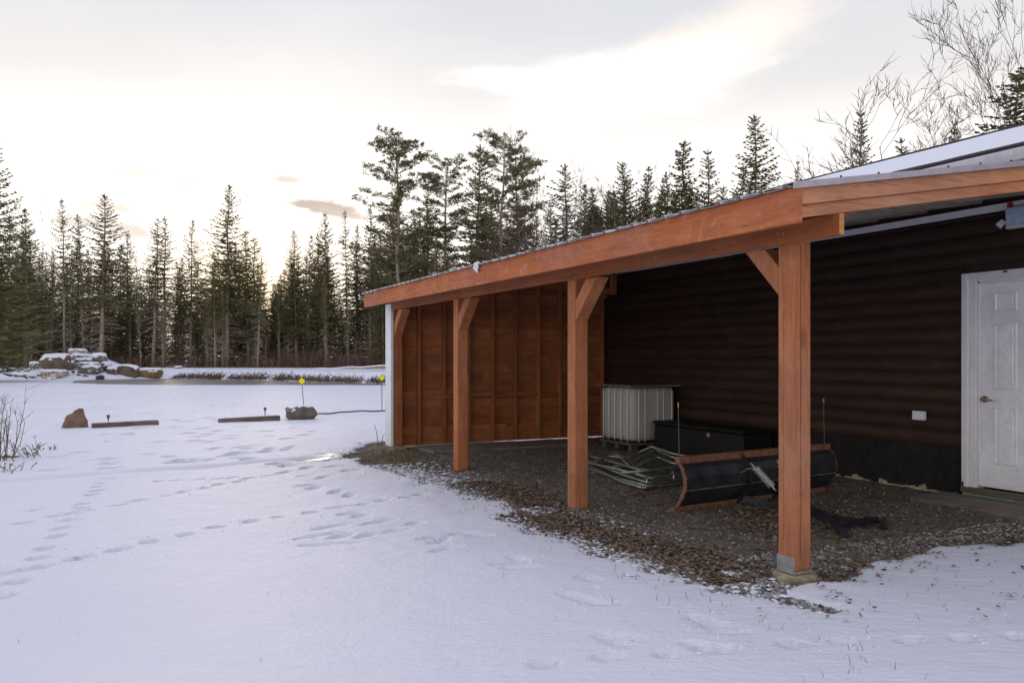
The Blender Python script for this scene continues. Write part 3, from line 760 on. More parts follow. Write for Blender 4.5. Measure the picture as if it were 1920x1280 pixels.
mroof = part('metal_roof', rs_, ROOFM, LT)
fl2 = MB(); fl2.prism([(va, zr(va) + 0.022), (vb, zr(vb) + 0.022), (vb, zr(vb) - 0.012), (va, zr(va) - 0.012)], 1, -0.420, -0.412)
fl2.prism([(va, zr(va) + 0.022), (vb, zr(vb) + 0.022), (vb, zr(vb) + 0.026), (va, zr(va) + 0.026)], 1, -0.420, -0.33)
part('rake_flashing', fl2, plain('flashing_metal', (0.42, 0.38, 0.42), 0.4, 0.3, var=0.1), mroof)
for k in range(9):
    v_ = -0.33 + k * 0.31
    sc = MB(); sc.tube([(v_, -0.385, zr(v_) + 0.024), (v_, -0.385, zr(v_) + 0.040)], [0.008, 0.006], 6); part('roof_screw', sc, BLACKPL, mroof)
# thin snow on the lean-to roof
sn = MB(); nu, nv = 260, 8; top = []; rr = random.Random(4)
for i in range(nu + 1):
    u = -0.32 + 8.70 * i / nu
    l0 = -0.412 + max(0, 0.01 + 0.07 * mnoise.noise((u * 1.3, 5, 2)) + 0.05 * mnoise.noise((u * 7, 5, 2)))
    for k in range(nv + 1):
        a = (k / nv) ** 1.5; v_ = l0 + (3.8 - l0) * a
        tk = 0.030 if k > 0 else 0.008
        top.append((v_, u, zr(v_) + 0.004 + tk + 0.008 * mnoise.noise((u * 3, v_ * 3, 0))))
fs = [(i * (nv + 1) + k, i * (nv + 1) + k + 1, (i + 1) * (nv + 1) + k + 1, (i + 1) * (nv + 1) + k) for i in range(nu) for k in range(nv)]
sn.add(top, fs); part('snow_cover', sn, SNOW, mroof, smooth=True)
# icy lump hanging on the fascia
uq = 4.06
rr = random.Random(6); sc = MB()
for k in range(10):
    a, z = uq + rr.uniform(-0.05, 0.05), 2.345 + rr.uniform(-0.03, 0.03); r_ = rr.uniform(0.018, 0.035)
    me_pts = [(-0.39 - r_ * 0.6, a, z + r_), (-0.39 - r_ * 0.8, a + r_, z), (-0.39 - r_ * 0.8, a - r_, z), (-0.385, a, z - r_ * 1.6), (-0.37, a, z + r_ * 0.5), (-0.42 - r_ * .2, a, z)]
    sc.add(me_pts, [(0, 1, 5), (0, 5, 2), (5, 1, 3), (2, 5, 3), (0, 4, 1), (0, 2, 4)])
part('ice_lump', sc, SNOW, LT, smooth=True)

# far end wall of the lean-to
fw = boxpart('end_wall', (0.0, 8.381, 0.03), (VW - 0.01, 8.398, 2.35), PLANKW, LT)
H0, BH = 0.032, 0.14
z0 = H0; rr = random.Random(9)
while z0 < 2.95:
    z1 = min(z0 + BH, 3.0)
    def vmin(z): return max(0.0, (z - 2.354 + 0.02) / m_s - 0.38 + 0.02)
    va0, va1 = vmin(z0), vmin(z1 - 0.002)
    cutv = [None] + ([rr.uniform(1.0, 3.0)] if rr.random() < 0.6 else []) + [VW - 0.02]
    start = None
    for q in range(len(cutv) - 1):
        b1 = cutv[q + 1]
        if q == 0: a0, a1 = va0, va1
        else: a0 = a1 = cutv[q] + 0.0015
        if b1 - max(a0, a1) < 0.1: continue
        mb = MB(); off = rr.uniform(-0.003, 0.003)
        mb.prism([(a0, z0 + 0.0015), (b1 - 0.0015, z0 + 0.0015), (b1 - 0.0015, z1 - 0.0015), (a1, z1 - 0.0015)], 1, 8.360 + off, 8.380)
        part('plank', mb, PLANKW, fw)
    z0 += BH
for v_ in (0.46, 0.88, 1.30, 1.72, 2.13, 2.555, 2.96, 3.38, 3.80):
    mb = MB(); mb.prism([(v_ - 0.019, 0.055), (v_ + 0.019, 0.055), (v_ + 0.019, zr(v_) - 0.14), (v_ - 0.019, zr(v_) - 0.14)], 1, 8.268, 8.355)
    part('stud', mb, STUDW, fw, bevel=0.002)
for k, (a, c, z) in enumerate([(0.90, 1.279, 0.76), (1.321, 1.699, 0.78), (1.741, 2.109, 0.76), (2.15, 2.534, 0.78), (2.576, 2.939, 0.76), (2.981, 3.359, 0.78)]):
    boxpart('blocking', (a, 8.270, z), (c, 8.353, z + 0.038), STUDW, fw)
wt = boxpart('corner_trim', (-0.045, 8.128, 0.05), (-0.002, 8.40, 2.2), WHITE, LT, bevel=0.004)
boxpart('bracket', (3.55, 7.60, 2.42), (3.64, 7.68, 2.95), WOOD['z'], LT, bevel=0.003)
boxpart('bracket', (3.56, 7.681, 2.44), (3.63, 8.26, 2.53), WOOD['y'], LT, bevel=0.003, label='short horizontal tie between the hanging bracket and the end wall')

# ------------------------------------------------------------------ things under the lean-to
CAGE = plain('cage_steel', (0.72, 0.72, 0.70), 0.4, 0.3, var=0.08)
# white tank in a steel cage
TK = empty('caged_tank', W(3.0, 6.23, 0), RZ, 'white plastic tank in a steel tube cage in the dark corner', 'tank')
tw, tl = 0.84, 0.88
def rrect(w0, l0, x0, y0, r_, n=5):
    pts = []
    for (cx_, cy_, a0) in ((x0 + w0 - r_, y0 + l0 - r_, 0), (x0 + r_, y0 + l0 - r_, 90), (x0 + r_, y0 + r_, 180), (x0 + w0 - r_, y0 + r_, 270)):
        for k in range(n + 1):
            a = R(a0 + 90 * k / n); pts.append((cx_ + r_ * math.cos(a), cy_ + r_ * math.sin(a)))
    return pts
tk = MB(); n = 0; lv = [(0.16, 0.06), (0.19, 0.03), (0.26, 0.022), (0.86, 0.022), (0.92, 0.04), (0.945, 0.10)]
rings = [[(x, y, z) for x, y in rrect(tw - 2 * i_, tl - 2 * i_, i_, i_, 0.09)] for z, i_ in lv]; n = len(rings[0])
tk.add([p for r_ in rings for p in r_], [(i * n + k, i * n + (k + 1) % n, (i + 1) * n + (k + 1) % n, (i + 1) * n + k) for i in range(len(rings) - 1) for k in range(n)]
       + [tuple(range(n))[::-1], tuple(range((len(rings) - 1) * n, len(rings) * n))])
part('tank_body', tk, TOTE, TK, smooth=True)
for ya in (0.10, 0.27, 0.44, 0.60, 0.76):
    mb = MB(); mb.tube([(0.0, ya, 0.15), (-0.002, ya, 0.2), (-0.002, ya, 0.90), (0.03, ya, 0.955)], 0.0085, 6); part('cage_bar', mb, CAGE, TK, smooth=True)
for xa in (0.13, 0.24, 0.46, 0.57, 0.72):
    mb = MB(); mb.tube([(xa, 0.0, 0.15), (xa, -0.002, 0.2), (xa, -0.002, 0.90), (xa, 0.03, 0.955)], 0.0085, 6); part('cage_bar', mb, CAGE, TK, smooth=True)
rim = MB(); rim.box((-0.03, -0.03, 0.955), (tw + 0.03, tl + 0.03, 0.985)); part('cage_rim', rim, plain('dull_rim', (0.16, 0.15, 0.13), 0.6), TK, bevel=0.004)
pal = MB(); pal.box((0, 0, 0.10), (tw, tl, 0.135)); 
for x in (0.03, tw / 2 - 0.05, tw - 0.13):
    for y in (0.03, tl / 2 - 0.05, tl - 0.13): pal.box((x, y, 0.02), (x + 0.1, y + 0.1, 0.099))
pal.box((0, 0.02, 0.0), (tw, 0.14, 0.019)); pal.box((0, tl - 0.14, 0.0), (tw, tl - 0.02, 0.019))
part('pallet', pal, plain('pallet_steel', (0.10, 0.095, 0.08), 0.6), TK)

# black storage box
BX = empty('storage_box', W(3.34, 4.25, 0), RZ, 'low black storage box against the wall beside the caged tank', 'box')
boxpart('box_body', (0, 0, 0), (0.5, 1.9, 0.42), BLACKPL, BX, bevel=0.02)
boxpart('lid', (-0.015, -0.015, 0.423), (0.5, 1.915, 0.468), BLACKPL, BX, bevel=0.014)
lt = MB(); lt.tube([(-0.002, 0.66, 0.36), (-0.014, 0.66, 0.36)], 0.030, 10); part('latch', lt, plain('pale_latch', (0.5, 0.42, 0.4), 0.5), BX)
boxpart('latch', (-0.0165, 0.645, 0.34), (-0.0145, 0.675, 0.38), REDP, BX, label='red tab of the round latch')

# bundle of bent galvanised tubes
PB = empty('tube_bundle', gp(1250, 905), 0.0, 'heap of bent galvanised steel tubes lying beside the plow blade', 'pipes')
o = PB.location
def loc(px, py, z): 
    g = gp(px, py, z); return (g.x - o.x, g.y - o.y, z)
tubes = [[(1098, 862, .07), (1170, 890, .05), (1215, 905, .05), (1262, 895, .06), (1330, 880, .06)],
         [(1098, 870, .04), (1165, 902, .03), (1205, 914, .03), (1262, 908, .03), (1335, 893, .03)],
         [(1098, 876, .025), (1160, 897, .03), (1215, 911, .05), (1275, 899, .045), (1340, 884, .045)],
         [(1098, 866, .10), (1175, 883, .09), (1220, 896, .08), (1270, 888, .08), (1330, 874, .09)],
         [(1100, 853, .09), (1150, 866, .09), (1205, 882, .09), (1262, 879, .10), (1325, 866, .10)],
         [(1118, 860, .06), (1180, 876, .04), (1240, 884, .03), (1330, 868, .03)],
         [(1170, 862, .06), (1197, 848, .12), (1222, 837, .20), (1262, 850, .16), (1330, 864, .10)],
         [(1175, 872, .06), (1210, 852, .14), (1228, 843, .16), (1262, 857, .13), (1320, 870, .08)],
         [(1190, 876, .05), (1232, 856, .12), (1262, 868, .09), (1330, 878, .06)],
         [(1110, 868, .08), (1140, 855, .11), (1165, 857, .12), (1180, 874, .08)],
         [(1120, 861, .05), (1155, 851, .10), (1178, 860, .10), (1192, 880, .05)],
         [(1165, 886, .09), (1205, 883, .12), (1255, 876, .13), (1300, 872, .13)],
         [(1150, 875, .04), (1215, 866, .05), (1280, 858, .06), (1330, 852, .06)]]
TUBEM = plain('dull_tube', (0.34, 0.37, 0.34), 0.4, 0.7, var=0.3, scale=12)
for k, tb in enumerate(tubes):
    mb = MB(); pts = [Vector(loc(*p)) for p in tb]
    # smooth each polyline a little
    sm = [pts[0]]
    for i in range(1, len(pts) - 1):
        sm += [pts[i].lerp(pts[i - 1], 0.25), pts[i], pts[i].lerp(pts[i + 1], 0.25)]
    sm.append(pts[-1]); mb.tube(sm, 0.017, 8); part('tube', mb, TUBEM, PB, smooth=True)
for px_, py_ in ((1212, 905), (1262, 898)):
    g = Vector(loc(px_, py_, 0.045)); mb = MB(); ring = []
    for k in range(13):
        a = 2 * math.pi * k / 12; ring.append((g.x + 0.012 * math.sin(a), g.y + 0.085 * math.cos(a) + 0.05, 0.062 + 0.056 * math.sin(a)))
    mb.tube(ring, 0.010, 5); part('strap', mb, GALV, PB, smooth=True)

# snow plow blade lying on the gravel
A, B = gp(1275, 962), gp(1556, 922)
dirp = (B - A).normalized(); ln = (B - A).length
PL = empty('plow_blade', A, math.atan2(dirp.y, dirp.x), 'black snow plow blade with rusty rim seen from behind, springs and frame attached', 'snow plow')
# local: x along the blade, -y towards the camera (back of blade), z up
prof = [(0.10, 0.0), (0.045, 0.05), (-0.02, 0.13), (-0.062, 0.23), (-0.062, 0.32), (-0.03, 0.40), (0.015, 0.455), (0.04, 0.475)]
def sheet(prof, x0, x1, tk):
    mb = MB(); n = len(prof); a = [(x0, y, z) for y, z in prof]; c = [(x1, y, z) for y, z in prof]
    a2 = [(x0, y + tk, z + 0.002) for y, z in prof]; c2 = [(x1, y + tk, z + 0.002) for y, z in prof]
    fs = []
    for i in range(n - 1):
        fs += [(i, i + 1, n + i + 1, n + i), (2 * n + i, 3 * n + i, 3 * n + i + 1, 2 * n + i + 1),
               (i, 2 * n + i, 2 * n + i + 1, i + 1), (n + i, n + i + 1, 3 * n + i + 1, 3 * n + i)]
    fs += [(0, n, 3 * n, 2 * n), (n - 1, 3 * n - 1, 4 * n - 1, 2 * n - 1)]
    mb.add(a + c + a2 + c2, fs); return mb
part('moldboard', sheet(prof, 0, ln, 0.008), BLACKST, PL, smooth=False)
def rimstrip(x0, x1):
    mb = MB(); outer = [(y - 0.022, z) for y, z in prof]; inner = [(y + 0.012, z + 0.001) for y, z in prof]
    mb.prism(outer + inner[::-1], 0, x0, x1); return mb
part('end_rib', rimstrip(-0.012, 0.004), RUST, PL); part('end_rib', rimstrip(ln - 0.004, ln + 0.012), plain('dark_rust', (0.10, 0.055, 0.038), 0.85, var=0.4, scale=18), PL)
tb = MB(); tb.box((-0.01, -0.004, 0.440), (ln + 0.01, 0.058, 0.502)); part('top_rail', tb, RUST, PL, bevel=0.005)
ed = MB(); ed.prism([(0.06, 0.0), (0.135, -0.005), (0.135, 0.012), (0.075, 0.05), (0.045, 0.052)], 0, -0.02, ln + 0.02); part('cutting_edge', ed, RUST, PL)
ml = MB(); ml.box((0.006, -0.078, 0.205), (ln - 0.006, -0.050, 0.214)); part('stiffener', ml, plain('mossy_rust', (0.16, 0.12, 0.05), 0.9, var=0.4, scale=10), PL)
for x in (0.80, 1.32):
    mb = MB(); mb.prism([(y - 0.055 + 0.0 * z, z) for y, z in prof] + [(y - 0.001, z) for y, z in prof][::-1], 0, x, x + 0.012)
    part('rib', mb, BLACKST, PL)
def spring(p, q, r_=0.031, turns=13, wire=0.006):
    p, q = Vector(p), Vector(q); ax = (q - p).normalized(); a = ax.orthogonal().normalized(); b_ = ax.cross(a); L = (q - p).length
    mb = MB(); pts = []
    h0, h1 = 0.16, 0.84
    for k in range(turns * 8 + 1):
        s = k / (turns * 8); an = 2 * math.pi * turns * s
        pts.append(p + ax * L * (h0 + (h1 - h0) * s) + (a * math.cos(an) + b_ * math.sin(an)) * r_)
    mb.tube(pts, wire, 5)
    for (c0, c1) in ((0.0, h0), (1.0, h1)):
        hook = []
        for k in range(9):
            an = math.pi * (k / 8) * 1.5; s = c1 + (c0 - c1) * math.sin(min(an, math.pi) ) * 1.0
            hook.append(p + ax * L * s + a * r_ * math.cos(an))
        mb.tube(hook, wire, 5)
    return mb
SPR = plain('spring_steel', (0.8, 0.8, 0.8), 0.35, 0.4, var=0.1)
part('spring', spring((0.83, -0.09, 0.40), (0.98, -0.26, 0.15)), SPR, PL, smooth=True)
part('spring', spring((1.20, -0.09, 0.40), (1.30, -0.26, 0.15)), SPR, PL, smooth=True)
# push frame reaching out over the gravel
def lp(px, py, z):
    g = gp(px, py, z) - A; q = Matrix.Rotation(-math.atan2(dirp.y, dirp.x), 3, 'Z') @ Vector((g.x, g.y, 0)); return (q.x, q.y, z)
def bar(pts, w_, h_):
    mb = MB(); mb.tube([lp(*p) for p in pts], [w_] * len(pts), 4); return mb
part('push_arm', bar([(1395, 932, .14), (1440, 945, .10), (1517, 958, .07), (1568, 980, .06), (1584, 1002, .03)], 0.030, 0), BLACKST, PL)
part('push_arm', bar([(1460, 928, .12), (1517, 951, .06), (1556, 968, .05), (1607, 977, .04), (1650, 973, .05)], 0.026, 0), BLACKST, PL)
part('cross_bar', bar([(1572, 986, .05), (1610, 980, .05), (1648, 975, .05)], 0.022, 0), BLACKST, PL)
hk = MB(); hk.tube([lp(1645, 973, .06), lp(1655, 977, .045), lp(1660, 992, .01)], [0.028, 0.036, 0.03], 6); part('mount_lug', hk, BLACKST, PL)
hk = MB(); hk.tube([lp(1566, 980, .055), lp(1580, 996, .03), lp(1585, 1004, .012)], [0.036, 0.04, 0.03], 6); part('mount_lug', hk, BLACKST, PL)
part('hose', bar([(1390, 885, .40), (1400, 879, .41), (1415, 876, .42), (1425, 876, .42)], 0.005, 0), GALV, PL)
for (x, h) in ((0.02, 0.46), (ln - 0.05, 0.44)):
    mb = MB(); mb.tube([(x, 0.03, 0.50), (x - 0.012, 0.03, 0.50 + h)], 0.0042, 5); g_ = part('guide_rod', mb, plain('rod_grey', (0.10, 0.10, 0.085), 0.5, bump=0), PL)
    mb = MB(); mb.tube([(x - 0.012, 0.03, 0.50 + h - 0.01), (x - 0.012, 0.03, 0.50 + h + 0.030)], 0.0065, 6); part('yellow_tip', mb, plain('yellow_tip', (0.55, 0.36, 0.03), 0.4, bump=0), g_)

# slabs on the ground
def ground_slab(name, corners, h, mat, label, cat, zb=0.0):
    c = sum((Vector(q) for q in corners), Vector()) / len(corners)
    e = empty(name, (c.x, c.y, zb)) if False else None
    mb = MB(); n = len(corners)
    mb.add([(q[0] - c.x, q[1] - c.y, -0.06) for q in corners] + [(q[0] - c.x, q[1] - c.y, h) for q in corners],
           [tuple(range(n))[::-1], tuple(range(n, 2 * n))] + [(i, (i + 1) % n, n + (i + 1) % n, n + i) for i in range(n)])
    ob = part(name, mb, mat, None, bevel=0.008); ob.location = (c.x, c.y, zb); return tag(ob, label, cat)
ground_slab('step_slab', [W(3.80, 0.35)[:], W(3.80, 1.80)[:], W(3.20, 1.72)[:], W(3.20, 0.35)[:]], 0.035, SLABC, 'flat concrete step slab on the gravel before the white door', 'slab')
ground_slab('floor_slab', [W(0.35, 7.35)[:], W(0.35, 8.15)[:], W(2.9, 8.15)[:], W(2.9, 7.35)[:]], 0.04, SLABC, 'thin grey slab on the floor at the far end wall', 'slab')

# ------------------------------------------------------------------ rocks
def rock_mesh(seed, sx, sy, sz, blocky=0.5, rough=0.18, sub=3):
    bm = bmesh.new(); bmesh.ops.create_icosphere(bm, subdivisions=sub, radius=1.0)
    o_ = Vector((seed * 3.1, seed * 1.7, seed * 0.9))
    for vtx in bm.verts:
        p = vtx.co.copy(); mx = max(abs(p.x), abs(p.y), abs(p.z))
        p = p.lerp(p / mx * 0.85, blocky)
        n1 = mnoise.noise(p * 0.9 + o_); n2 = mnoise.noise(p * 2.3 + o_); n3 = mnoise.noise(p * 6 + o_)
        p *= 1 + rough * (n1 * 1.4 + n2 * 0.6 + n3 * 0.2)
        vtx.co = (p.x * sx, p.y * sy, p.z * sz)
    me = bpy.data.meshes.new('rock'); bm.to_mesh(me); bm.free()
    return me
def cap_mesh(me, lift=0.03, nz=0.45):
    bm = bmesh.new(); bm.from_mesh(me); bm.normal_update()
    bmesh.ops.delete(bm, geom=[f for f in bm.faces if f.normal.z < nz + 0.25 * mnoise.noise(f.calc_center_median() * 3)], context='FACES')
    bnd = {v for v in bm.verts if v.is_boundary}
    for v in bm.verts: v.co.z += lift * (0.15 if v in bnd else 1.0)
    out = bpy.data.meshes.new('snow_cap'); bm.to_mesh(out); bm.free()
    for p in out.polygons: p.use_smooth = True
    return out
def rock_mat(name, c, d):
    m, t, b = new_mat(name); v = offs(t, ocoord(t))
    n1 = t.noise(v, 2.5, 6, 0.65, 0.5); n2 = t.noise(v, 14, 5, 0.7)
    col = t.mix(t.smooth(n1, 0.35, 0.65), c4(d), c4(c))
    col = t.mix(t.smooth(n2, 0.55, 0.75, 0, 0.5), col, c4([x * 0.45 for x in d]))
    t.put(b.inputs['Base Color'], col); b.inputs['Roughness'].default_value = 0.9
    t.put(b.inputs['Normal'], t.bump(t.math('ADD', n1, n2), 0.6, 0.04)); return m
RBROWN = rock_mat('brown_rock', (0.20, 0.155, 0.105), (0.11, 0.085, 0.062)); RRED = rock_mat('reddish_rock', (0.23, 0.145, 0.095), (0.10, 0.072, 0.052))
RGREY = rock_mat('grey_rock', (0.22, 0.20, 0.18), (0.11, 0.10, 0.09)); RGREYL = rock_mat('light_grey_rock', (0.24, 0.20, 0.155), (0.12, 0.10, 0.08)); RTAN = rock_mat('tan_rock', (0.30, 0.20, 0.10), (0.18, 0.12, 0.065))
RPINK = rock_mat('pale_rock', (0.52, 0.42, 0.36), (0.36, 0.28, 0.23)); RDARK = rock_mat('dark_rock', (0.12, 0.10, 0.105), (0.06, 0.05, 0.055))
RGREEN = rock_mat('green_grey_rock', (0.25, 0.24, 0.17), (0.15, 0.145, 0.11))
def rock(name, locn, seed, s, mat, label, group=None, blocky=0.5, rough=0.18, rz=0, cap=0.03, tilt=(0, 0), nz=0.45):
    me = rock_mesh(seed, *s, blocky, rough); o = link(name, me, mat)
    o.location = locn; o.rotation_euler = (tilt[0], tilt[1], rz); tag(o, label, 'rock', group)
    if cap:
        link('snow_cap', cap_mesh(me, cap, nz), SNOW, o)
    return o
def hull_rock(pts, seed, rough=0.03, cuts=3):
    bm = bmesh.new()
    for p in pts: bm.verts.new(p)
    bmesh.ops.convex_hull(bm, input=list(bm.verts))
    bmesh.ops.delete(bm, geom=[v for v in bm.verts if not v.link_faces], context='VERTS')
    bmesh.ops.triangulate(bm, faces=list(bm.faces))
    for k in range(cuts):
        bmesh.ops.subdivide_edges(bm, edges=list(bm.edges), cuts=1, use_grid_fill=True, smooth=0.0)
        bmesh.ops.triangulate(bm, faces=list(bm.faces))
    o_ = Vector((seed, seed * 2.3, 0))
    for v in bm.verts:
        n1 = mnoise.noise(v.co * 6 + o_) + 0.5 * mnoise.noise(v.co * 15 + o_)
        v.co += v.co.normalized() * n1 * rough
    me = bpy.data.meshes.new('rock'); bm.to_mesh(me); bm.free(); return me
g = gp(141, 807)
me = hull_rock([(-.27, 0, -.05), (.25, -.02, -.05), (-.1, -.22, -.05), (.15, -.2, -.05), (0, .22, -.05), (-.25, -.05, .08), (-.14, -.08, .24), (.02, -.06, .40), (.09, -.02, .43), (.12, .06, .40), (.22, -.05, .25), (.27, -.02, .08), (.17, -.17, .10), (-.08, -.2, .08), (.05, .18, .25)], 2, 0.036)
o_ = link('boulder', me, RRED); o_.location = (g.x, g.y, 0.0); tag(o_, 'pointed reddish brown boulder on the snow left of a kerb timber', 'rock', 'boulders along the lawn edge')
g = gp(561, 788)
o_ = rock('boulder', (g.x, g.y + 0.1, 0.15), 8, (0.37, 0.28, 0.185), RGREYL, 'low grey boulder with a notch under the yellow diamond marker', 'boulders along the lawn edge', 0.40, 0.26, 0.2, 0.012, nz=0.95)

# stones of the little waterfall mound beyond the pond
MG = 'stones of the snowy waterfall mound'
YM = 54.5
def mrock(px, py, wpx, hpx, Y, mat, seed, label, blocky=0.55, cap=0.10, dpt=0.8, nz=0.45, rough=0.16):
    k = Y / F; p = atY(px, py, Y)
    return rock('stone', p, seed, (wpx * k / 2 * 1.08, wpx * k / 2 * dpt, hpx * k / 2 * 1.12), mat, label, MG, blocky, rough, random.Random(seed).uniform(-.15, .15), cap, nz=nz)
mrock(106, 680, 56, 30, 54.5, RBROWN, 11, 'large brown boulder on the left flank of the mound', 0.45)
mrock(103, 701, 46, 15, 53.0, RPINK, 12, 'pale pinkish slab at the foot of the mound by the water', 0.6, 0.05)
mrock(146, 659, 30, 6, 57.5, RPINK, 13, 'thin pale slab on the very top of the mound', 0.8)
mrock(150, 669, 28, 6, 56.6, RDARK, 14, 'dark flat step just under the top slab', 0.8)
mrock(157, 677, 30, 8, 55.9, RGREY, 15, 'second flat step down the mound', 0.8)
mrock(165, 685, 40, 8, 55.0, RGREY, 16, 'third and wider flat step above the big grey block', 0.8)
mrock(172, 694, 44, 17, 54.2, RGREY, 17, 'big grey block at the bottom of the stone steps', 0.7, 0.06)
mrock(185, 671, 34, 12, 56.6, RGREEN, 18, 'greenish flat stone right of the steps under thick snow', 0.7, 0.14, nz=0.2)
mrock(198, 689, 20, 17, 54.8, RDARK, 19, 'dark round stone at the right flank of the mound', 0.3, 0.05)
mrock(212, 697, 20, 15, 54.6, RBROWN, 20, 'small brown stone left of the long block at the water', 0.5, 0.1)
mrock(240, 699, 50, 26, 54.9, RBROWN, 21, 'long brown block standing at the pond edge', 0.92, 0.10, 0.5)
mrock(283, 700, 40, 20, 55.2, RTAN, 22, 'tan rounded stone right of the long brown block', 0.6, 0.06, 0.5)
mrock(65, 685, 18, 10, 55.5, RGREEN, 23, 'small greenish stone apart at the left end of the mound', 0.6)
mrock(97, 712, 20, 10, 51.0, RTAN, 24, 'brown stone at the left tip of the water', 0.6, 0.03)
for k, (x, y, s) in enumerate([(124, 700, 7), (127, 704, 6), (148, 704, 8), (137, 697, 6), (160, 707, 12), (188, 708, 14), (140, 688, 6)]):
    mrock(x, y, s, s * .7, 53.4, RDARK, 40 + k, 'small dark stone poking out of the snow among the boulders', 0.3, 0.0)
mrock(335, 690, 13, 5, 62.0, RGREY, 60, 'flat stone under snow alone on the far bank', 0.6, 0.08)

# ------------------------------------------------------------------ lawn edge: kerb timbers, path lights, markers, black edging, log
def beam_between(name, a, c, w_, h_, mat, label, cat, group=None):
    a, c = Vector(a), Vector(c); d = c - a
    mb = MB(); L = d.length; mb.box((-L / 2, -w_ / 2, -0.03), (L / 2, w_ / 2, h_))
    o = part(name, mb, mat, None, bevel=0.015); mid = (a + c) / 2
    o.location = (mid.x, mid.y, 0.02); o.rotation_euler = (0, 0, math.atan2(d.y, d.x)); return tag(o, label, cat, group)
KG = 'timbers edging the parking area'
k1 = beam_between('kerb_timber', gp(173, 809), gp(296, 802), 0.14, 0.135, CURBW, 'kerb timber lying right of the pointed boulder', 'timber', KG)
k2 = beam_between('kerb_timber', gp(411, 797), gp(523, 790), 0.14, 0.115, CURBW, 'kerb timber lying left of the low grey boulder', 'timber', KG)
def snow_strip(o, L, w_, z, seed):
    mb = MB(); n = 30
    vs = []; 
    for i in range(n + 1):
        x = -L / 2 + L * i / n
        for k, y in enumerate((-w_ / 2 + 0.015 + 0.02 * mnoise.noise((x * 5, seed, 0)), 0, w_ / 2)):
            vs.append((x, y, z + (0.018 if k == 1 else 0.004) + 0.006 * mnoise.noise((x * 8, seed, k))))
    mb.add(vs, [(i * 3 + k, i * 3 + k + 1, i * 3 + k + 4, i * 3 + k + 3) for i in range(n) for k in range(2)])
    part('snow_cap', mb, SNOW, o, smooth=True)
snow_strip(k1, 1.2, 0.10, 0.137, 1); snow_strip(k2, 1.1, 0.10, 0.117, 2)
def path_light(px, py, label, h=0.26):
    g = gp(px, py); e = empty('path_light', (g.x, g.y, 0.0), 0, label, 'garden light', 'small path lights on stakes')
    mb = MB(); mb.tube([(0, 0, -0.02), (0, 0, h * 0.72)], 0.011, 6); part('stake', mb, BLACKPL, e)
    mb = MB(); mb.tube([(0, 0, h * 0.72), (0, 0, h * 0.76), (0, 0, h * 0.93)], [0.018, 0.028, 0.030], 8); part('lamp', mb, plain('lamp_grey', (0.12, 0.12, 0.12), 0.3), e)
    mb = MB(); mb.tube([(0, 0, h * 0.93), (0, 0, h * 0.97), (0, 0, h)], [0.040, 0.036, 0.010], 8); part('cap', mb, BLACKPL, e)
path_light(203, 802, 'little black path light behind the timber beside the pointed boulder')
path_light(497, 787, 'little black path light behind the timber beside the grey boulder', 0.28)
def marker(px, py_top, py_base, label, half=6.6, lean=0.03):
    g = gp(px, py_base); Y = g.y; zt = CAMZ + (HY - py_top) / F * Y; r_ = half / F * Y
    e = empty('marker', (g.x, g.y, 0), 0, label, 'marker', 'yellow diamond reflectors on rods')
    mb = MB(); mb.tube([(lean, 0, -0.02), (0, 0, zt - r_ * 0.6)], 0.010, 6); part('rod', mb, plain('rod_dark', (0.06, 0.06, 0.06), 0.5, bump=0), e)
    mb = MB(); mb.prism([(0, zt - r_), (r_, zt), (0, zt + r_), (-r_, zt)], 1, -0.012, -0.006); part('diamond', mb, YELLOW, e)
    mb = MB(); mb.prism([(0, zt - r_ * 1.09), (r_ * 1.09, zt), (0, zt + r_ * 1.09), (-r_ * 1.09, zt)], 1, -0.0055, 0.002); part('backing', mb, BLACKPL, e)
marker(566, 714, 766, 'yellow diamond marker on a thin rod behind the grey boulder', 6.8, 0.06)
marker(716, 708, 771, 'yellow diamond marker on a thin rod left of the white corner trim', 6.0, 0.0)
mb = MB(); pts = []
for k in range(24):
    a = k / 23; px_ = 590 + 145 * a; py_ = 779 - 6.5 * math.sin(a * 1.6) + 0.6 * math.sin(a * 9)
    g = gp(px_, py_); pts.append((g.x, g.y, 0.04 + 0.006 * math.sin(k)))
mb.tube(pts, 0.015, 7); hose = part('black_pipe', mb, BLACKPL, None, smooth=True); tag(hose, 'black plastic pipe running on the snow from the grey boulder to the lean-to', 'pipe')
# snowy fallen trunk beyond the pond
a, c = atY(585, 694, 62), atY(735, 687, 60)
mb = MB(); lpts = [a.lerp(c, k / 8) + Vector((0, 0, 0.04 * math.sin(k * 2.1))) for k in range(9)]; mb.tube(lpts, [0.10 - 0.004 * k for k in range(9)], 7)
lg = part('fallen_log', mb, BARK, None, smooth=True); tag(lg, 'thin fallen trunk with a line of snow on it beyond the pond', 'log')
mb = MB(); mb.tube([p + Vector((0, 0, 0.07)) for p in lpts], [0.075] * 9, 6); part('snow_cap', mb, SNOW, lg, smooth=True)

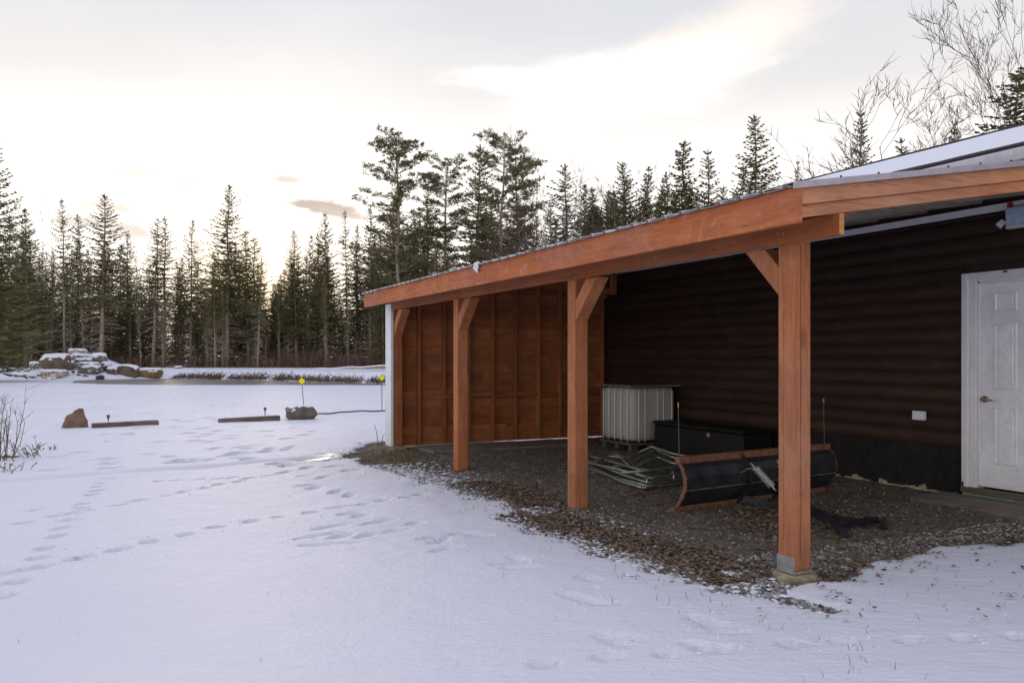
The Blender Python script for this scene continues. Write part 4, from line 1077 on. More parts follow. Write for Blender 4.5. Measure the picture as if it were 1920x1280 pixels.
# ------------------------------------------------------------------ trees
def frustum_twig(vs, fs, p, d, L, wd, up):
    """one flat needle spray: a slim diamond"""
    s = d.cross(up)
    s = s.normalized() * wd if s.length > 1e-5 else Vector((wd, 0, 0))
    o = len(vs); m_ = p + d * (L * 0.45)
    vs += [p, m_ + s, p + d * L, m_ - s]; fs.append((o, o + 1, o + 2, o + 3))
def spruce_meshes(seed, H=16.0, cb=0.36, Rr=2.1, dens=1.0, droop=0.25, gap=0.15, dead=True):
    rn = random.Random(seed); vs = []; fs = []; wood_ = MB(); dm = MB()
    bend = [Vector((rn.uniform(-.12, .12), rn.uniform(-.12, .12), 0)) for _ in range(9)]; bend[0] = Vector()
    tp = [bend[i] * (i / 8) + Vector((0, 0, H * i / 8)) for i in range(9)]
    wood_.tube([(p.x, p.y, p.z - (0.4 if i == 0 else 0)) for i, p in enumerate(tp)], [0.0095 * H * (1 - 0.93 * i / 8) + 0.008 for i in range(9)], 7)
    def axis(z):
        s = min(max(z / H * 8, 0), 7.999); i = int(s); return tp[i].lerp(tp[i + 1], s - i)
    zb = H * cb; z = zb
    while z < H * 0.985:
        h = (z - zb) / (H - zb)
        Lm = Rr * ((1 - h) ** 0.9) * (0.75 + 0.25 * min(1, h * 6)) + 0.14
        nb = 6 if h < 0.8 else 4
        a0 = rn.uniform(0, 6.28)
        for kb in range(nb):
            if rn.random() < gap * (1.5 - h): continue
            az = a0 + 6.283 * kb / nb + rn.uniform(-.35, .35); L = Lm * rn.uniform(0.55, 1.12)
            pit = 0.55 * h ** 2 + 0.12 - droop * (1 - h) + rn.uniform(-.12, .12)
            hd_ = Vector((math.cos(az), math.sin(az), 0)); p0 = axis(z + rn.uniform(-.1, .1))
            nseg = max(3, int(L / (0.19 / dens)))
            side = Vector((-hd_.y, hd_.x, 0))
            tipz = L * (math.sin(pit))
            def bp(s): return p0 + hd_ * (L * s * math.cos(pit)) + Vector((0, 0, tipz * s - 0.10 * L * math.sin(math.pi * s) * (1 - h) + 0.10 * L * s * s))
            for q in range(nseg + 1):
                s = 0.04 + 0.96 * q / nseg; pp = bp(s); fw_ = (bp(min(1, s + .05)) - bp(s - .05)).normalized()
                tl_ = (0.13 + 0.08 * min(L, 1) + 0.30 * L * (1 - s) * 0.75) * rn.uniform(0.7, 1.2)
                tl_ = min(tl_, 0.62)
                for sd in (-1, 1):
                    d = (fw_ * rn.uniform(0.7, 1.1) + side * sd * rn.uniform(0.6, 1.0) + Vector((0, 0, rn.uniform(-.38, 0.05)))).normalized()
                    up = Vector((rn.uniform(-.5, .5), rn.uniform(-.5, .5), 1))
                    frustum_twig(vs, fs, pp, d, tl_, rn.uniform(0.045, 0.085) * min(1, 0.55 + 0.5 * L), up)
                if rn.random() < 0.9:
                    frustum_twig(vs, fs, pp, (fw_ + Vector((rn.uniform(-.3, .3), rn.uniform(-.3, .3), rn.uniform(-.7, .5)))).normalized(), tl_ * 0.8, 0.05, Vector((hd_.y, -hd_.x, 0.3)))
            frustum_twig(vs, fs, bp(0.86), (bp(1.0) - bp(0.86)).normalized(), 0.14 * L + 0.14, 0.05, Vector((0, 0, 1)))
        z += (0.30 + 0.10 * (1 - h)) / (0.6 + 0.4 * dens) * rn.uniform(0.8, 1.2)
    for k in range(6):
        frustum_twig(vs, fs, axis(H * 0.97) + Vector((0, 0, 0.02 * k)), Vector((rn.uniform(-.2, .2), rn.uniform(-.2, .2), 1)).normalized(), 0.5, 0.025, Vector((1, rn.random(), 0)))
    if dead:
        z = H * 0.07
        while z < zb * 1.25:
            f = z / zb
            for kb in range(rn.randint(2, 5)):
                az = rn.uniform(0, 6.28); L = rn.uniform(0.3, 1.0) * (0.5 + 0.9 * min(f, 1)) * Rr * 0.55
                p0 = axis(z); hd_ = Vector((math.cos(az), math.sin(az), 0)); dr = rn.uniform(-.45, 0.1)
                pts = [p0 + hd_ * (L * s) + Vector((0, 0, dr * L * s - 0.12 * L * s * s + 0.05 * rn.uniform(-1, 1) * s)) for s in (0, 0.35, 0.7, 1.0)]
                dm.tube(pts, [0.024, 0.018, 0.013, 0.006], 3, False)
                for q in range(rn.randint(4, 9)):
                    s = rn.uniform(0.3, 0.95); i = int(s * 3); pp = pts[i].lerp(pts[min(3, i + 1)], s * 3 - i)
                    d = (hd_ * 0.6 + Vector((rn.uniform(-1, 1), rn.uniform(-1, 1), rn.uniform(-.6, .2)))).normalized()
                    dm.tube([pp, pp + d * rn.uniform(0.15, 0.45) * (0.5 + L * 0.4)], [0.013, 0.005], 3, False)
            z += rn.uniform(0.20, 0.38)
    cm = bpy.data.meshes.new('crown'); cm.from_pydata([tuple(v) for v in vs], [], fs); cm.update()
    tm = wood_.mesh('trunk', True); dd = dm.mesh('dead_limbs') if dead else None
    return tm, cm, dd, H
def pine_meshes(seed, H=17.0, cb=0.35, Rr=2.6):
    rn = random.Random(seed); vs = []; fs = []; wood_ = MB(); dm = MB()
    tp = [Vector((rn.uniform(-.2, .2) * i / 8, rn.uniform(-.2, .2) * i / 8, H * i / 8)) for i in range(9)]
    wood_.tube([(p.x, p.y, p.z - (0.4 if i == 0 else 0)) for i, p in enumerate(tp)], [0.0105 * H * (1 - 0.9 * i / 8) + 0.01 for i in range(9)], 7)
    def axis(z):
        s = min(max(z / H * 8, 0), 7.999); i = int(s); return tp[i].lerp(tp[i + 1], s - i)
    z = H * cb
    while z < H * 0.985:
        h = (z - H * cb) / (H * (1 - cb))
        prof_ = (0.55 + 0.45 * math.sin(math.pi * min(1, h * 1.5 + 0.1))) if h < 0.55 else (1.0 - 0.72 * ((h - 0.55) / 0.45) ** 1.4)
        for kb in range(rn.randint(3, 5)):
            az = rn.uniform(0, 6.28); L = Rr * prof_ * rn.uniform(0.45, 1.15); pit = rn.uniform(-.05, .28) + 0.5 * h ** 3
            hd_ = Vector((math.cos(az), math.sin(az), 0)); p0 = axis(z)
            def bp(s): return p0 + hd_ * (L * s) + Vector((0, 0, L * s * pit + 0.16 * L * s * s))
            wood_.tube([bp(s) for s in (0, .35, .7, 1)], [0.035, 0.026, 0.017, 0.008], 4, False)
            for q in range(int(7 + L * 10)):
                s = 1 - rn.random() ** 1.6 * 0.72; c = bp(s) + Vector((rn.uniform(-1, 1), rn.uniform(-1, 1), rn.uniform(-.15, .35))) * (0.13 * L + 0.08)
                for k in range(9):
                    d = Vector((rn.gauss(0, 1), rn.gauss(0, 1), rn.gauss(0.45, .6))) + hd_ * 0.6
                    frustum_twig(vs, fs, c, d.normalized(), rn.uniform(0.16, 0.32), rn.uniform(0.018, 0.032), Vector((rn.gauss(0, 1), rn.gauss(0, 1), rn.gauss(0, 1))))
        z += rn.uniform(0.42, 0.75)
    z = H * 0.1
    while z < H * cb:
        for kb in range(2):
            az = rn.uniform(0, 6.28); L = rn.uniform(0.4, 1.5); hd_ = Vector((math.cos(az), math.sin(az), 0)); p0 = axis(z)
            dm.tube([p0, p0 + hd_ * L * .5 + Vector((0, 0, .03)), p0 + hd_ * L + Vector((0, 0, rn.uniform(-.2, .15)))], [.02, .013, .005], 3, False)
        z += rn.uniform(.3, .6)
    cm = bpy.data.meshes.new('crown'); cm.from_pydata([tuple(v) for v in vs], [], fs); cm.update()
    return wood_.mesh('trunk', True), cm, dm.mesh('dead_limbs'), H
def bare_meshes(seed, H=12.0, spread=0.55, levels=5, trunk=0.011, lean=0.0, stems=1, upcurve=0.10, dense=0):
    """leafless broadleaf tree: trunk and main limbs in one mesh, the fine twigs in another"""
    rn = random.Random(seed); tm = MB(); cm = MB()
    def go(p, d, L, r_, lev):
        n = 5; pts = [p]; q = p.copy(); dd = d.copy()
        for k in range(n):
            dd = (dd + Vector((rn.gauss(0, .10), rn.gauss(0, .10), rn.gauss(upcurve * (1 if lev else 0.3), .07)))).normalized(); q = q + dd * (L / n); pts.append(q.copy())
        rad = [r_ * (1 - 0.62 * k / n) for k in range(n + 1)]
        (tm if lev <= 1 else cm).tube(pts, rad, 6 if lev <= 1 else (4 if lev == 2 else 3), False)
        if lev >= levels: return
        nc = rn.randint(6, 8) if lev == 0 else (rn.randint(3, 5) + dense if lev == 1 else rn.randint(2, 4) + dense)
        for c in range(nc):
            s = rn.uniform(0.32 if lev else 0.30, 1.0); i = min(n - 1, int(s * n)); pp = pts[i].lerp(pts[i + 1], s * n - i)
            base = (pts[i + 1] - pts[i]).normalized()
            ax = base.cross(Vector((rn.gauss(0, 1), rn.gauss(0, 1), rn.gauss(0, 1))))
            if ax.length < 1e-4: continue
            ang = rn.uniform(0.35, 0.95) * (spread / 0.55)
            nd = Matrix.Rotation(ang, 3, ax.normalized()) @ base
            go(pp, nd, L * rn.uniform(0.42, 0.68), max(rad[i] * rn.uniform(0.42, 0.62), 0.0105), lev + 1)
    for s in range(stems):
        d = Vector((lean + rn.gauss(0, .12 if stems > 1 else .03), rn.gauss(0, .12 if stems > 1 else .03), 1)).normalized()
        go(Vector((rn.gauss(0, .1) * (stems > 1), 0, -0.3)), d, H * 0.72, trunk * H, 0)
    a = tm.mesh('trunk', True); c = cm.mesh('crown')
    hh = max(v.co.z for v in c.vertices)
    return a, c, None, hh

SPR_V = [spruce_meshes(101, 16, .36, 2.9, 1.0), spruce_meshes(102, 16, .30, 3.2, 1.0), spruce_meshes(103, 16, .42, 2.5, 0.95, gap=.2),
         spruce_meshes(104, 16, .24, 3.0, 1.05, .35), spruce_meshes(105, 16, .46, 2.2, 0.9, gap=.22), spruce_meshes(106, 16, .18, 3.4, 1.05)]
FULL_V = [spruce_meshes(111, 16, .06, 3.7, 1.0, dead=False, gap=.05), spruce_meshes(112, 16, .08, 3.3, 1.0, .3, dead=False, gap=.05), spruce_meshes(113, 16, .05, 2.6, 1.0, dead=False, gap=.08)]
YOUNG_V = [spruce_meshes(121, 9, .04, 2.5, 0.8, .3, dead=False, gap=.05), spruce_meshes(122, 9, .06, 2.1, 0.8, dead=False, gap=.1), spruce_meshes(123, 9, .03, 2.2, 0.8, .1, dead=False, gap=.05)]
PINE_V = [pine_meshes(131, Rr=3.3), pine_meshes(132, 17, .30, 2.7), pine_meshes(133, 17, .4, 2.9)]
BARE_V = [bare_meshes(141, levels=5), bare_meshes(142, spread=.45, levels=5), bare_meshes(143, spread=.75, stems=2, levels=5), bare_meshes(144, spread=.5, lean=-.15, levels=5), bare_meshes(145, 12, .4, 4), bare_meshes(146, 12, .55, dense=1, upcurve=.13)]
for tset, nm in ((SPR_V, NEEDLE), (FULL_V, NEEDLE), (YOUNG_V, NEEDLE), (PINE_V, PINEN)):
    for qi, (a, c, d, _) in enumerate(tset):
        a.materials.append(BARK); c.materials.append(BROWNN if (tset is YOUNG_V and qi != 1) else nm)
        if d: d.materials.append(DEADB)
for i, (a, c, d, _) in enumerate(BARE_V): a.materials.append(PALEB if i in (2, 4) else BAREB); c.materials.append(BAREB)
def plant(name, var, x, y, h, label, cat, group=None, wx=1.0, rz=None, zb=None):
    a, c, d, H = var; zb = hgt(x, y) - 0.05 if zb is None else zb
    e = empty(name, (x, y, zb), rz if rz is not None else random.Random(int(x * 991 + y * 37)).uniform(0, 6.28), label, cat, group)
    tr = random.Random(int(x * 77 + y * 13)); e.rotation_euler = (tr.gauss(0, .02), tr.gauss(0, .02), e.rotation_euler[2])
    k = h / H; e.scale = (k * wx * tr.uniform(.82, 1.2), k * wx * tr.uniform(.82, 1.2), k)
    link('trunk', a, None, e); link('crown', c, None, e)
    if d: link('dead_limbs', d, None, e)
    return e
def tree_at(px, ytop, Y, name, var, label, cat, group=None, wx=1.0, rz=None):
    x = (px - CX) / F * Y; zb = hgt(x, Y)
    h = CAMZ + (HY - ytop) / F * Y - zb
    return plant(name, var, x, Y, h, label, cat, group, wx, rz)
SG = 'spruces along the forest edge'
S = 'spruce_tree'
fronts = [
 (-14, 258, 46, S, FULL_V[0], 'large dark spruce cut by the left edge of the photo', 1.25),
 (48, 388, 62, S, SPR_V[5], 'dark bushy spruce beside the large one at the left edge', 1.10),
 (12, 400, 60, S, FULL_V[1], 'full green spruce standing under the large edge tree', 1.10),
 (122, 371, 72, S, SPR_V[4], 'slender spruce with narrow dark top above the waterfall mound', 1.00),
 (158, 401, 76, S, SPR_V[2], 'small topped spruce between the slender one and the tall grey trunk', 1.00),
 (190, 361, 68, S, SPR_V[0], 'tall spruce with thick pale lower trunk right behind the mound', 1.15),
 (287, 404, 70, S, SPR_V[2], 'left one of a close pair of spruces with pale trunk', 1.05),
 (308, 405, 74, S, SPR_V[4], 'right one of the close pair of spruces', 1.10),
 (357, 411, 74, S, SPR_V[1], 'spruce with lopsided loose crown left of the tallest one', 1.00),
 (426, 343, 70, S, SPR_V[1], 'tallest spruce of the left forest edge with airy spiked crown', 1.05),
 (466, 428, 72, S, SPR_V[3], 'shorter leaning spruce close right of the tallest one', 1.10),
 (404, 470, 68, S, SPR_V[0], 'spruce with light dead trunk in front of the tallest one', 0.80),
 (483, 480, 67, S, SPR_V[2], 'spruce with many dead limbs at the gap of yellow glow', 0.80),
 (556, 428, 71, S, SPR_V[3], 'dense green spruce right of the glowing gap', 1.15),
 (578, 440, 76, S, SPR_V[4], 'thin spruce tip just right of the dense green one', 1.10),
 (613, 394, 70, S, SPR_V[5], 'broad dark spruce under the small grey cloud', 1.00),
 (651, 393, 82, S, SPR_V[4], 'needle thin spire rising alone near the grey cloud', 0.70),
 (667, 420, 74, S, SPR_V[3], 'middle sized spruce right of the thin spire', 1.00),
 (694, 388, 73, S, SPR_V[0], 'spruce half hidden left of the tall pine', 1.00),
 (746, 259, 64, 'pine_tree', PINE_V[0], 'tall pine with layered open crown above the lean-to end', 1.10),
 (720, 430, 66, S, FULL_V[1], 'full spruce below the tall layered pine', 1.00),
 (836, 299, 66, 'pine_tree', PINE_V[1], 'round topped pine between the layered pine and a dense fir', 1.15),
 (800, 350, 70, S, SPR_V[3], 'spruce filling the space behind the round topped pine', 1.10),
 (886, 269, 63, S, FULL_V[1], 'dense dark fir with pointed crown right of the round pine', 0.95),
 (812, 440, 60, S, SPR_V[2], 'spruce with bare pale trunk in front of the round pine', 0.90),
 (944, 249, 62, 'pine_tree', PINE_V[2], 'tallest pine with ragged twin top over the middle of the roof', 1.00),
 (975, 258, 64, 'pine_tree', PINE_V[1], 'narrow pine leaning against the ragged twin topped pine', 0.80),
 (1066, 303, 64, S, SPR_V[2], 'narrow brown green spruce between leafless branches', 1.30),
 (1108, 348, 60, S, SPR_V[4], 'short spruce right of the leafless tree', 1.43),
 (1040, 380, 58, S, FULL_V[2], 'small spruce among the leafless branches over the roof', 1.30),
 (1171, 299, 58, S, FULL_V[1], 'broad green spruce left of a twin group over the roof', 1.43),
 (1150, 370, 56, S, FULL_V[0], 'wide low spruce peeking over the roof edge', 1.17),
 (1218, 309, 60, S, FULL_V[2], 'slim spruce in the twin group over the roof', 1.43),
 (1252, 321, 58, S, FULL_V[1], 'shorter spruce right in the twin group over the roof', 1.04),
 (1293, 256, 56, S, FULL_V[2], 'high spruce with open pointed top right of the twin group', 1.49),
 (1336, 282, 54, S, FULL_V[2], 'spruce with sparse spiky branches left of the tallest roof spruce', 1.30),
 (1387, 304, 50, S, FULL_V[2], 'small spruce tucked at the left side of the tallest roof spruce', 1.17),
 (1421, 211, 48, S, FULL_V[1], 'tallest spruce standing alone over the lean-to corner', 1.43),
 (1491, 301, 60, S, FULL_V[2], 'tiny far spruce tip over the lean-to corner', 0.72),
 (1597, 209, 46, S, FULL_V[2], 'lone spruce over the snowy main roof', 1.23),
 (1700, 258, 44, S, FULL_V[2], 'small spruce tip under the spreading leafless limbs', 1.17),
 (1776, 234, 42, S, FULL_V[2], 'second small spruce tip just above the roof ridge', 1.17),
 (1892, 126, 36, S, FULL_V[0], 'big dark spruce at the right edge above the ridge', 1.76),
]
for (px, yt, Y, nm, var, lab, wx) in fronts:
    tree_at(px, yt, Y, nm, var, lab, 'pine' if nm == 'pine_tree' else 'spruce', SG if nm == S else 'pines behind the lean-to', wx)
BG = 'leafless trees'
B_N = 'bare_tree'
for (px, yt, Y, k, lab, wx, rz) in [
    (90, 360, 78, 0, 'grey leafless tree between spruces at the left', 0.75, 1.0), (246, 440, 82, 4, 'thin leafless tree in the gap right of the mound', 0.8, 2.0),
    (985, 262, 58, 1, 'leafless tree with upright limbs before the ragged pine', 0.9, 0.3), (1040, 300, 54, 2, 'forked leafless tree with crooked pale limbs over the roof', 1.0, 2.6),
    (1102, 262, 56, 3, 'leafless tree with upswept twigs right of the forked one', 0.95, 4.0), (1730, 125, 40, 3, 'spreading leafless tree with long limbs over the snowy roof', 1.2, 0.5),
    (1900, -20, 33, 5, 'tall leafless tree filling the top right corner', 1.0, 1.9),
    (1455, 285, 60, 4, 'faint thin leafless tree behind the tallest roof spruce', 0.8, 0.2), (960, 430, 55, 3, 'low leafless tree under the ragged pine', 0.9, 1.3)]:
    tree_at(px, yt, Y, B_N, BARE_V[k], lab, 'bare tree', BG, wx, rz)
# the rest of the wood behind: one by one, alike from here
rn = random.Random(77)
for k in range(132):
    Y = rn.uniform(76, 108); px = rn.uniform(-60, 1150)
    yt = rn.gauss(480, 26) if px < 660 else rn.gauss(430, 38)
    if 480 < px < 528: yt = max(yt, 530)
    tree_at(px, max(yt, 435 if px < 660 else 365), Y, S, rn.choice(SPR_V + FULL_V[1:]), 'one of the plain dark spruces deeper in the wood', 'spruce', 'spruces deeper in the wood', rn.uniform(0.95, 1.4))
for k in range(34):
    Y = rn.uniform(62, 80); px = rn.uniform(1090, 1430)
    tree_at(px, rn.gauss(372, 22), Y, S, rn.choice(FULL_V), 'one of the plain spruces showing as a green mass just over the roof', 'spruce', 'spruces massed over the roof', rn.uniform(1.0, 1.5))
for k in range(80):
    Y = rn.uniform(74, 112); px = -90 + 960 * (k + rn.random()) / 80
    tree_at(px, rn.gauss(588, 20), Y, 'young_spruce', rn.choice(YOUNG_V), 'one of the low young spruces filling the shade of the wood', 'spruce', 'young spruces of the undergrowth', rn.uniform(1.2, 1.9))
for k in range(34):
    Y = rn.uniform(67, 78); px = rn.uniform(-30, 720)
    tree_at(px, rn.gauss(540, 30), Y, 'thin_tree', SPR_V[rn.choice([0, 2, 4])], 'one of the thin spruces with bare stem at the front of the wood', 'spruce', 'thin stems at the front of the wood', rn.uniform(0.35, 0.6))
for k in range(16):
    tree_at(rn.uniform(-520, -70), rn.gauss(470, 30), rn.uniform(62, 90), S, rn.choice(FULL_V + SPR_V), 'one of the plain dark spruces deeper in the wood', 'spruce', 'spruces deeper in the wood', rn.uniform(0.95, 1.4))
# the far wood closing the horizon: one mass
_, cfar, _, _ = spruce_meshes(151, 9, .03, 2.4, 0.45, .3, dead=False, gap=.05)
cv = np.empty(len(cfar.vertices) * 3, np.float32); cfar.vertices.foreach_get('co', cv); cv = cv.reshape(-1, 3)
nf = len(cfar.polygons); allv = []; rn = random.Random(78)
for k in range(620):
    Y = rn.uniform(118, 165); x = (-1.5 + 2.5 * (k + rn.random()) / 620) * Y; a = rn.uniform(0, 6.28); sc_ = rn.uniform(0.9, 1.25)
    m2 = np.array([[math.cos(a), -math.sin(a), 0], [math.sin(a), math.cos(a), 0], [0, 0, 1]]) * sc_
    allv.append(cv @ m2.T + np.array([x, Y, 0.4]))
allv = np.concatenate(allv).astype(np.float32); fm = bpy.data.meshes.new('far_wood')
fm.vertices.add(len(allv)); fm.vertices.foreach_set('co', allv.ravel()); nl = len(allv)
fm.loops.add(nl); fm.loops.foreach_set('vertex_index', np.arange(nl, dtype=np.int32))
fm.polygons.add(nl // 4); fm.polygons.foreach_set('loop_start', np.arange(0, nl, 4, dtype=np.int32)); fm.polygons.foreach_set('loop_total', np.full(nl // 4, 4, np.int32))
fm.update(); fm.validate()
fw_o = link('far_wood', fm, NEEDLE); fw_o['kind'] = 'stuff'; fw_o['label'] = 'distant mass of spruce wood closing the view'

# ------------------------------------------------------------------ stuff: brush, bank weeds, leaves, gravel, grass
def stuff(name, mb_or_me, mat, label):
    me = mb_or_me.mesh(name) if isinstance(mb_or_me, MB) else mb_or_me
    o = link(name, me, mat); o['kind'] = 'stuff'; o['label'] = label; return o
rn = random.Random(55); br = MB()
for k in range(2600):
    px = rn.uniform(-40, 740); Y = rn.uniform(65.5, 72); x = (px - CX) / F * Y; z = hgt(x, Y)
    dense = 1.0 if px > 470 else 0.35
    if rn.random() > dense: continue
    h = rn.uniform(0.5, 1.5) * (1.2 if px > 520 else 0.8); d = Vector((rn.gauss(0, .28), rn.gauss(0, .28), 1)) * h
    p = Vector((x, Y, z - .05)); br.tube([p, p + d * .5 + Vector((rn.gauss(0, .05), 0, 0)), p + d], [.012, .009, .004], 3, False)
    for q in range(2):
        s = rn.uniform(.4, .8); br.tube([p + d * s, p + d * s + Vector((rn.gauss(0, .2), rn.gauss(0, .2), rn.uniform(.15, .4)))], [.007, .003], 3, False)
stuff('red_brush', br, REDTW, 'tangle of reddish brown twigs along the foot of the wood')
br = MB()
for k in range(11000):
    x = rn.uniform(-24, 1.5); yf = float(yfar(x)); Y = yf + rn.gauss(0.15, 0.40)
    cl = mnoise.noise((x * 0.9, 4.0, 0)) + 0.35 * mnoise.noise((x * 3, 1, 0))
    if x < -22.5 or cl < -0.32 or rn.random() > 0.6 + cl: continue
    z = hgt(x, Y); p = Vector((x, Y, z - .03)); h = rn.uniform(.04, .19)
    d = Vector((rn.gauss(0, .7), rn.gauss(0, .7), 1)) * h
    br.tube([p, p + d], [.019, .005], 3, False)
stuff('bank_weeds', br, WEED, 'dark withered weeds hanging over the far pond bank')

def scatter_leaves(n, region, seed):
    rn = random.Random(seed); vs = []; fs = []
    tries = 0
    while n > 0 and tries < 400000:
        tries += 1
        x, y, sz = region(rn)
        if x is None: continue
        z = hgt(x, y) + rn.uniform(0.002, 0.02); a = rn.uniform(0, 6.28); L = sz * rn.uniform(.6, 1.2); wd = L * rn.uniform(.28, .42)
        ca_, sa_ = math.cos(a), math.sin(a); ti = rn.gauss(0, .4); cu = rn.uniform(.1, .6) * wd
        def q(px, py, pz):
            return (x + ca_ * px - sa_ * py, y + sa_ * px + ca_ * py, z + pz + ti * px * .7)
        o = len(vs)
        vs += [q(-L / 2, 0, cu * .2), q(-L * .12, wd, cu), q(L * .2, wd * .8, cu * .9), q(L / 2, 0, cu * rn.uniform(.2, 1.5)), q(L * .15, -wd, cu), q(-L * .15, -wd * .8, cu * .8), q(0, 0, 0)]
        fs += [(o, o + 6, o + 1), (o + 1, o + 6, o + 2), (o + 2, o + 6, o + 3), (o + 3, o + 6, o + 4), (o + 4, o + 6, o + 5), (o + 5, o + 6, o)]
        n -= 1
    me = bpy.data.meshes.new('leaves'); me.from_pydata(vs, [], fs); me.update(); return me
def reg_front(rn):
    u = rn.uniform(0.12, 4.6); c = -0.45 + 0.10 * math.sin(u * 2.1) + (0.12 if u > 2.7 else 0); v = c + 0.10 + rn.gauss(0, .15)
    if mnoise.noise((u * 1.3, v * 2.5, 7)) < -0.42: return None, 0, 0
    p = W(v, u); return p.x, p.y, 0.040
def reg_plow(rn):
    g = gp(rn.gauss(1500, 65), rn.gauss(975, 14)); 
    return g.x, g.y, 0.045
def reg_all(rn):
    u, v = rn.uniform(-1.6, 8.2), rn.uniform(-1.3, 3.7); p = W(v, u)
    if bare_at(p.x, p.y) < 0.35 or mnoise.noise((u * .9, v * .9, 3)) < -0.1: return None, 0, 0
    return p.x, p.y, 0.038
def reg_snow(rn):
    g = gp(rn.uniform(1380, 1960), rn.uniform(1030, 1180))
    if rn.random() > math.exp(-max(0, g.y * 0 + (1.0 - bare_at(g.x, g.y)) * 0.2)): return None, 0, 0
    return g.x, g.y, 0.032
stuff('leaf_litter', scatter_leaves(8500, reg_front, 1), LEAF, 'drift of brown fallen leaves in front of the posts')
stuff('leaf_litter', scatter_leaves(1700, reg_plow, 2), LEAF, 'brown leaves heaped round the plow frame')
stuff('leaf_litter', scatter_leaves(5000, reg_all, 3), LEAF, 'scattered brown leaves on the bare gravel')
EDGE = [(1545, 1092), (1575, 1080), (1620, 1066), (1700, 1046), (1800, 1028), (1920, 1018), (2050, 1005)]
def reg_edge(rn):
    k = rn.random() ** 1.3 * (len(EDGE) - 1.001); i = int(k); f = k - i
    px = EDGE[i][0] * (1 - f) + EDGE[i + 1][0] * f; py = EDGE[i][1] * (1 - f) + EDGE[i + 1][1] * f + rn.gauss(0, 9) + (rn.expovariate(1 / 22) if rn.random() < .2 else 0)
    g = gp(px + rn.gauss(0, 8), py)
    if mnoise.noise((g.x * 3, g.y * 3, 2)) < -0.05: return None, 0, 0
    return g.x, g.y, 0.034
stuff('leaf_litter', scatter_leaves(700, reg_edge, 5), LEAF, 'brown leaf bits along the ragged snow edge before the door')
stuff('leaf_litter', scatter_leaves(60, reg_snow, 4), LEAF, 'few single leaves lying on the snow at the corner post')
rn = random.Random(91); vs = []; fs = []; cnt = 0
OCT = [(1, 0, 0), (-1, 0, 0), (0, 1, 0), (0, -1, 0), (0, 0, 1), (0, 0, -1)]; OF = [(0, 2, 4), (2, 1, 4), (1, 3, 4), (3, 0, 4), (2, 0, 5), (1, 2, 5), (3, 1, 5), (0, 3, 5)]
while cnt < 17000:
    band = rn.random() < 0.75; u = rn.uniform(-1.9, 5.5) if band else rn.uniform(-1.9, 8.0)
    v = rn.gauss(-0.65, 0.33) if band else rn.uniform(-1.1, 3.6)
    if rn.random() < 0.3: u, v = rn.uniform(-1.9, 0.6), rn.uniform(-0.5, 3.2)
    p = W(v, u)
    if bare_at(p.x, p.y) < 0.3 + rn.uniform(-.2, .3): continue
    s = rn.uniform(.006, .017) * (1.5 if rn.random() < .05 else 1) * (1.0 if band else 0.75); o = len(vs); z = hgt(p.x, p.y) + s * .25
    a = rn.uniform(0, 6.28); ca_, sa_ = math.cos(a), math.sin(a); el = rn.uniform(.6, 1.4)
    for q in OCT:
        j = [c * s * rn.uniform(.7, 1.25) for c in q]; j[0] *= el; j[2] *= .65
        vs.append((p.x + ca_ * j[0] - sa_ * j[1] + rn.gauss(0, s * .1), p.y + sa_ * j[0] + ca_ * j[1], z + j[2]))
    fs += [tuple(i + o for i in f) for f in OF]; cnt += 1
me = bpy.data.meshes.new('gravel'); me.from_pydata(vs, [], fs); me.update(); stuff('gravel', me, STONE_M, 'pale gravel stones on the thawed ground')
# snow crumbs left between the stones
vs = []; fs = []; cnt = 0; rn = random.Random(92)
while cnt < 2600:
    u = rn.uniform(-2.0, 6.5); v = rn.gauss(-0.75, 0.28) if u > -0.3 else rn.uniform(-0.6, 2.2); p = W(v, u)
    if not 0.25 < bare_at(p.x, p.y) : continue
    s = rn.uniform(.008, .030); o = len(vs); z = hgt(p.x, p.y) + 0.006
    for q in OCT:
        vs.append((p.x + q[0] * s * rn.uniform(.6, 1.4), p.y + q[1] * s * rn.uniform(.6, 1.4), z + q[2] * s * .35))
    fs += [tuple(i + o for i in f) for f in OF]; cnt += 1
near_prints = [p for p in PRINTS if p[1] < 11]
for k in range(1100):       # crumbs kicked up round the prints
    (x, y, L, Wd, a, dep) = rn.choice(near_prints); d = rn.expovariate(1 / .10) + max(L, Wd) * .45; an = rn.uniform(0, 6.28)
    x += d * math.cos(an); y += d * math.sin(an); s = rn.uniform(.003, .010); o = len(vs); z = hgt(x, y) + s * .2
    for q in OCT:
        vs.append((x + q[0] * s * rn.uniform(.6, 1.4), y + q[1] * s * rn.uniform(.6, 1.4), z + q[2] * s * .7))
    fs += [tuple(i + o for i in f) for f in OF]
me = bpy.data.meshes.new('snow_crumbs'); me.from_pydata(vs, [], fs); me.update(); stuff('snow_crumbs', me, SNOW, 'crumbs of snow on the gravel edge and round the footprints')
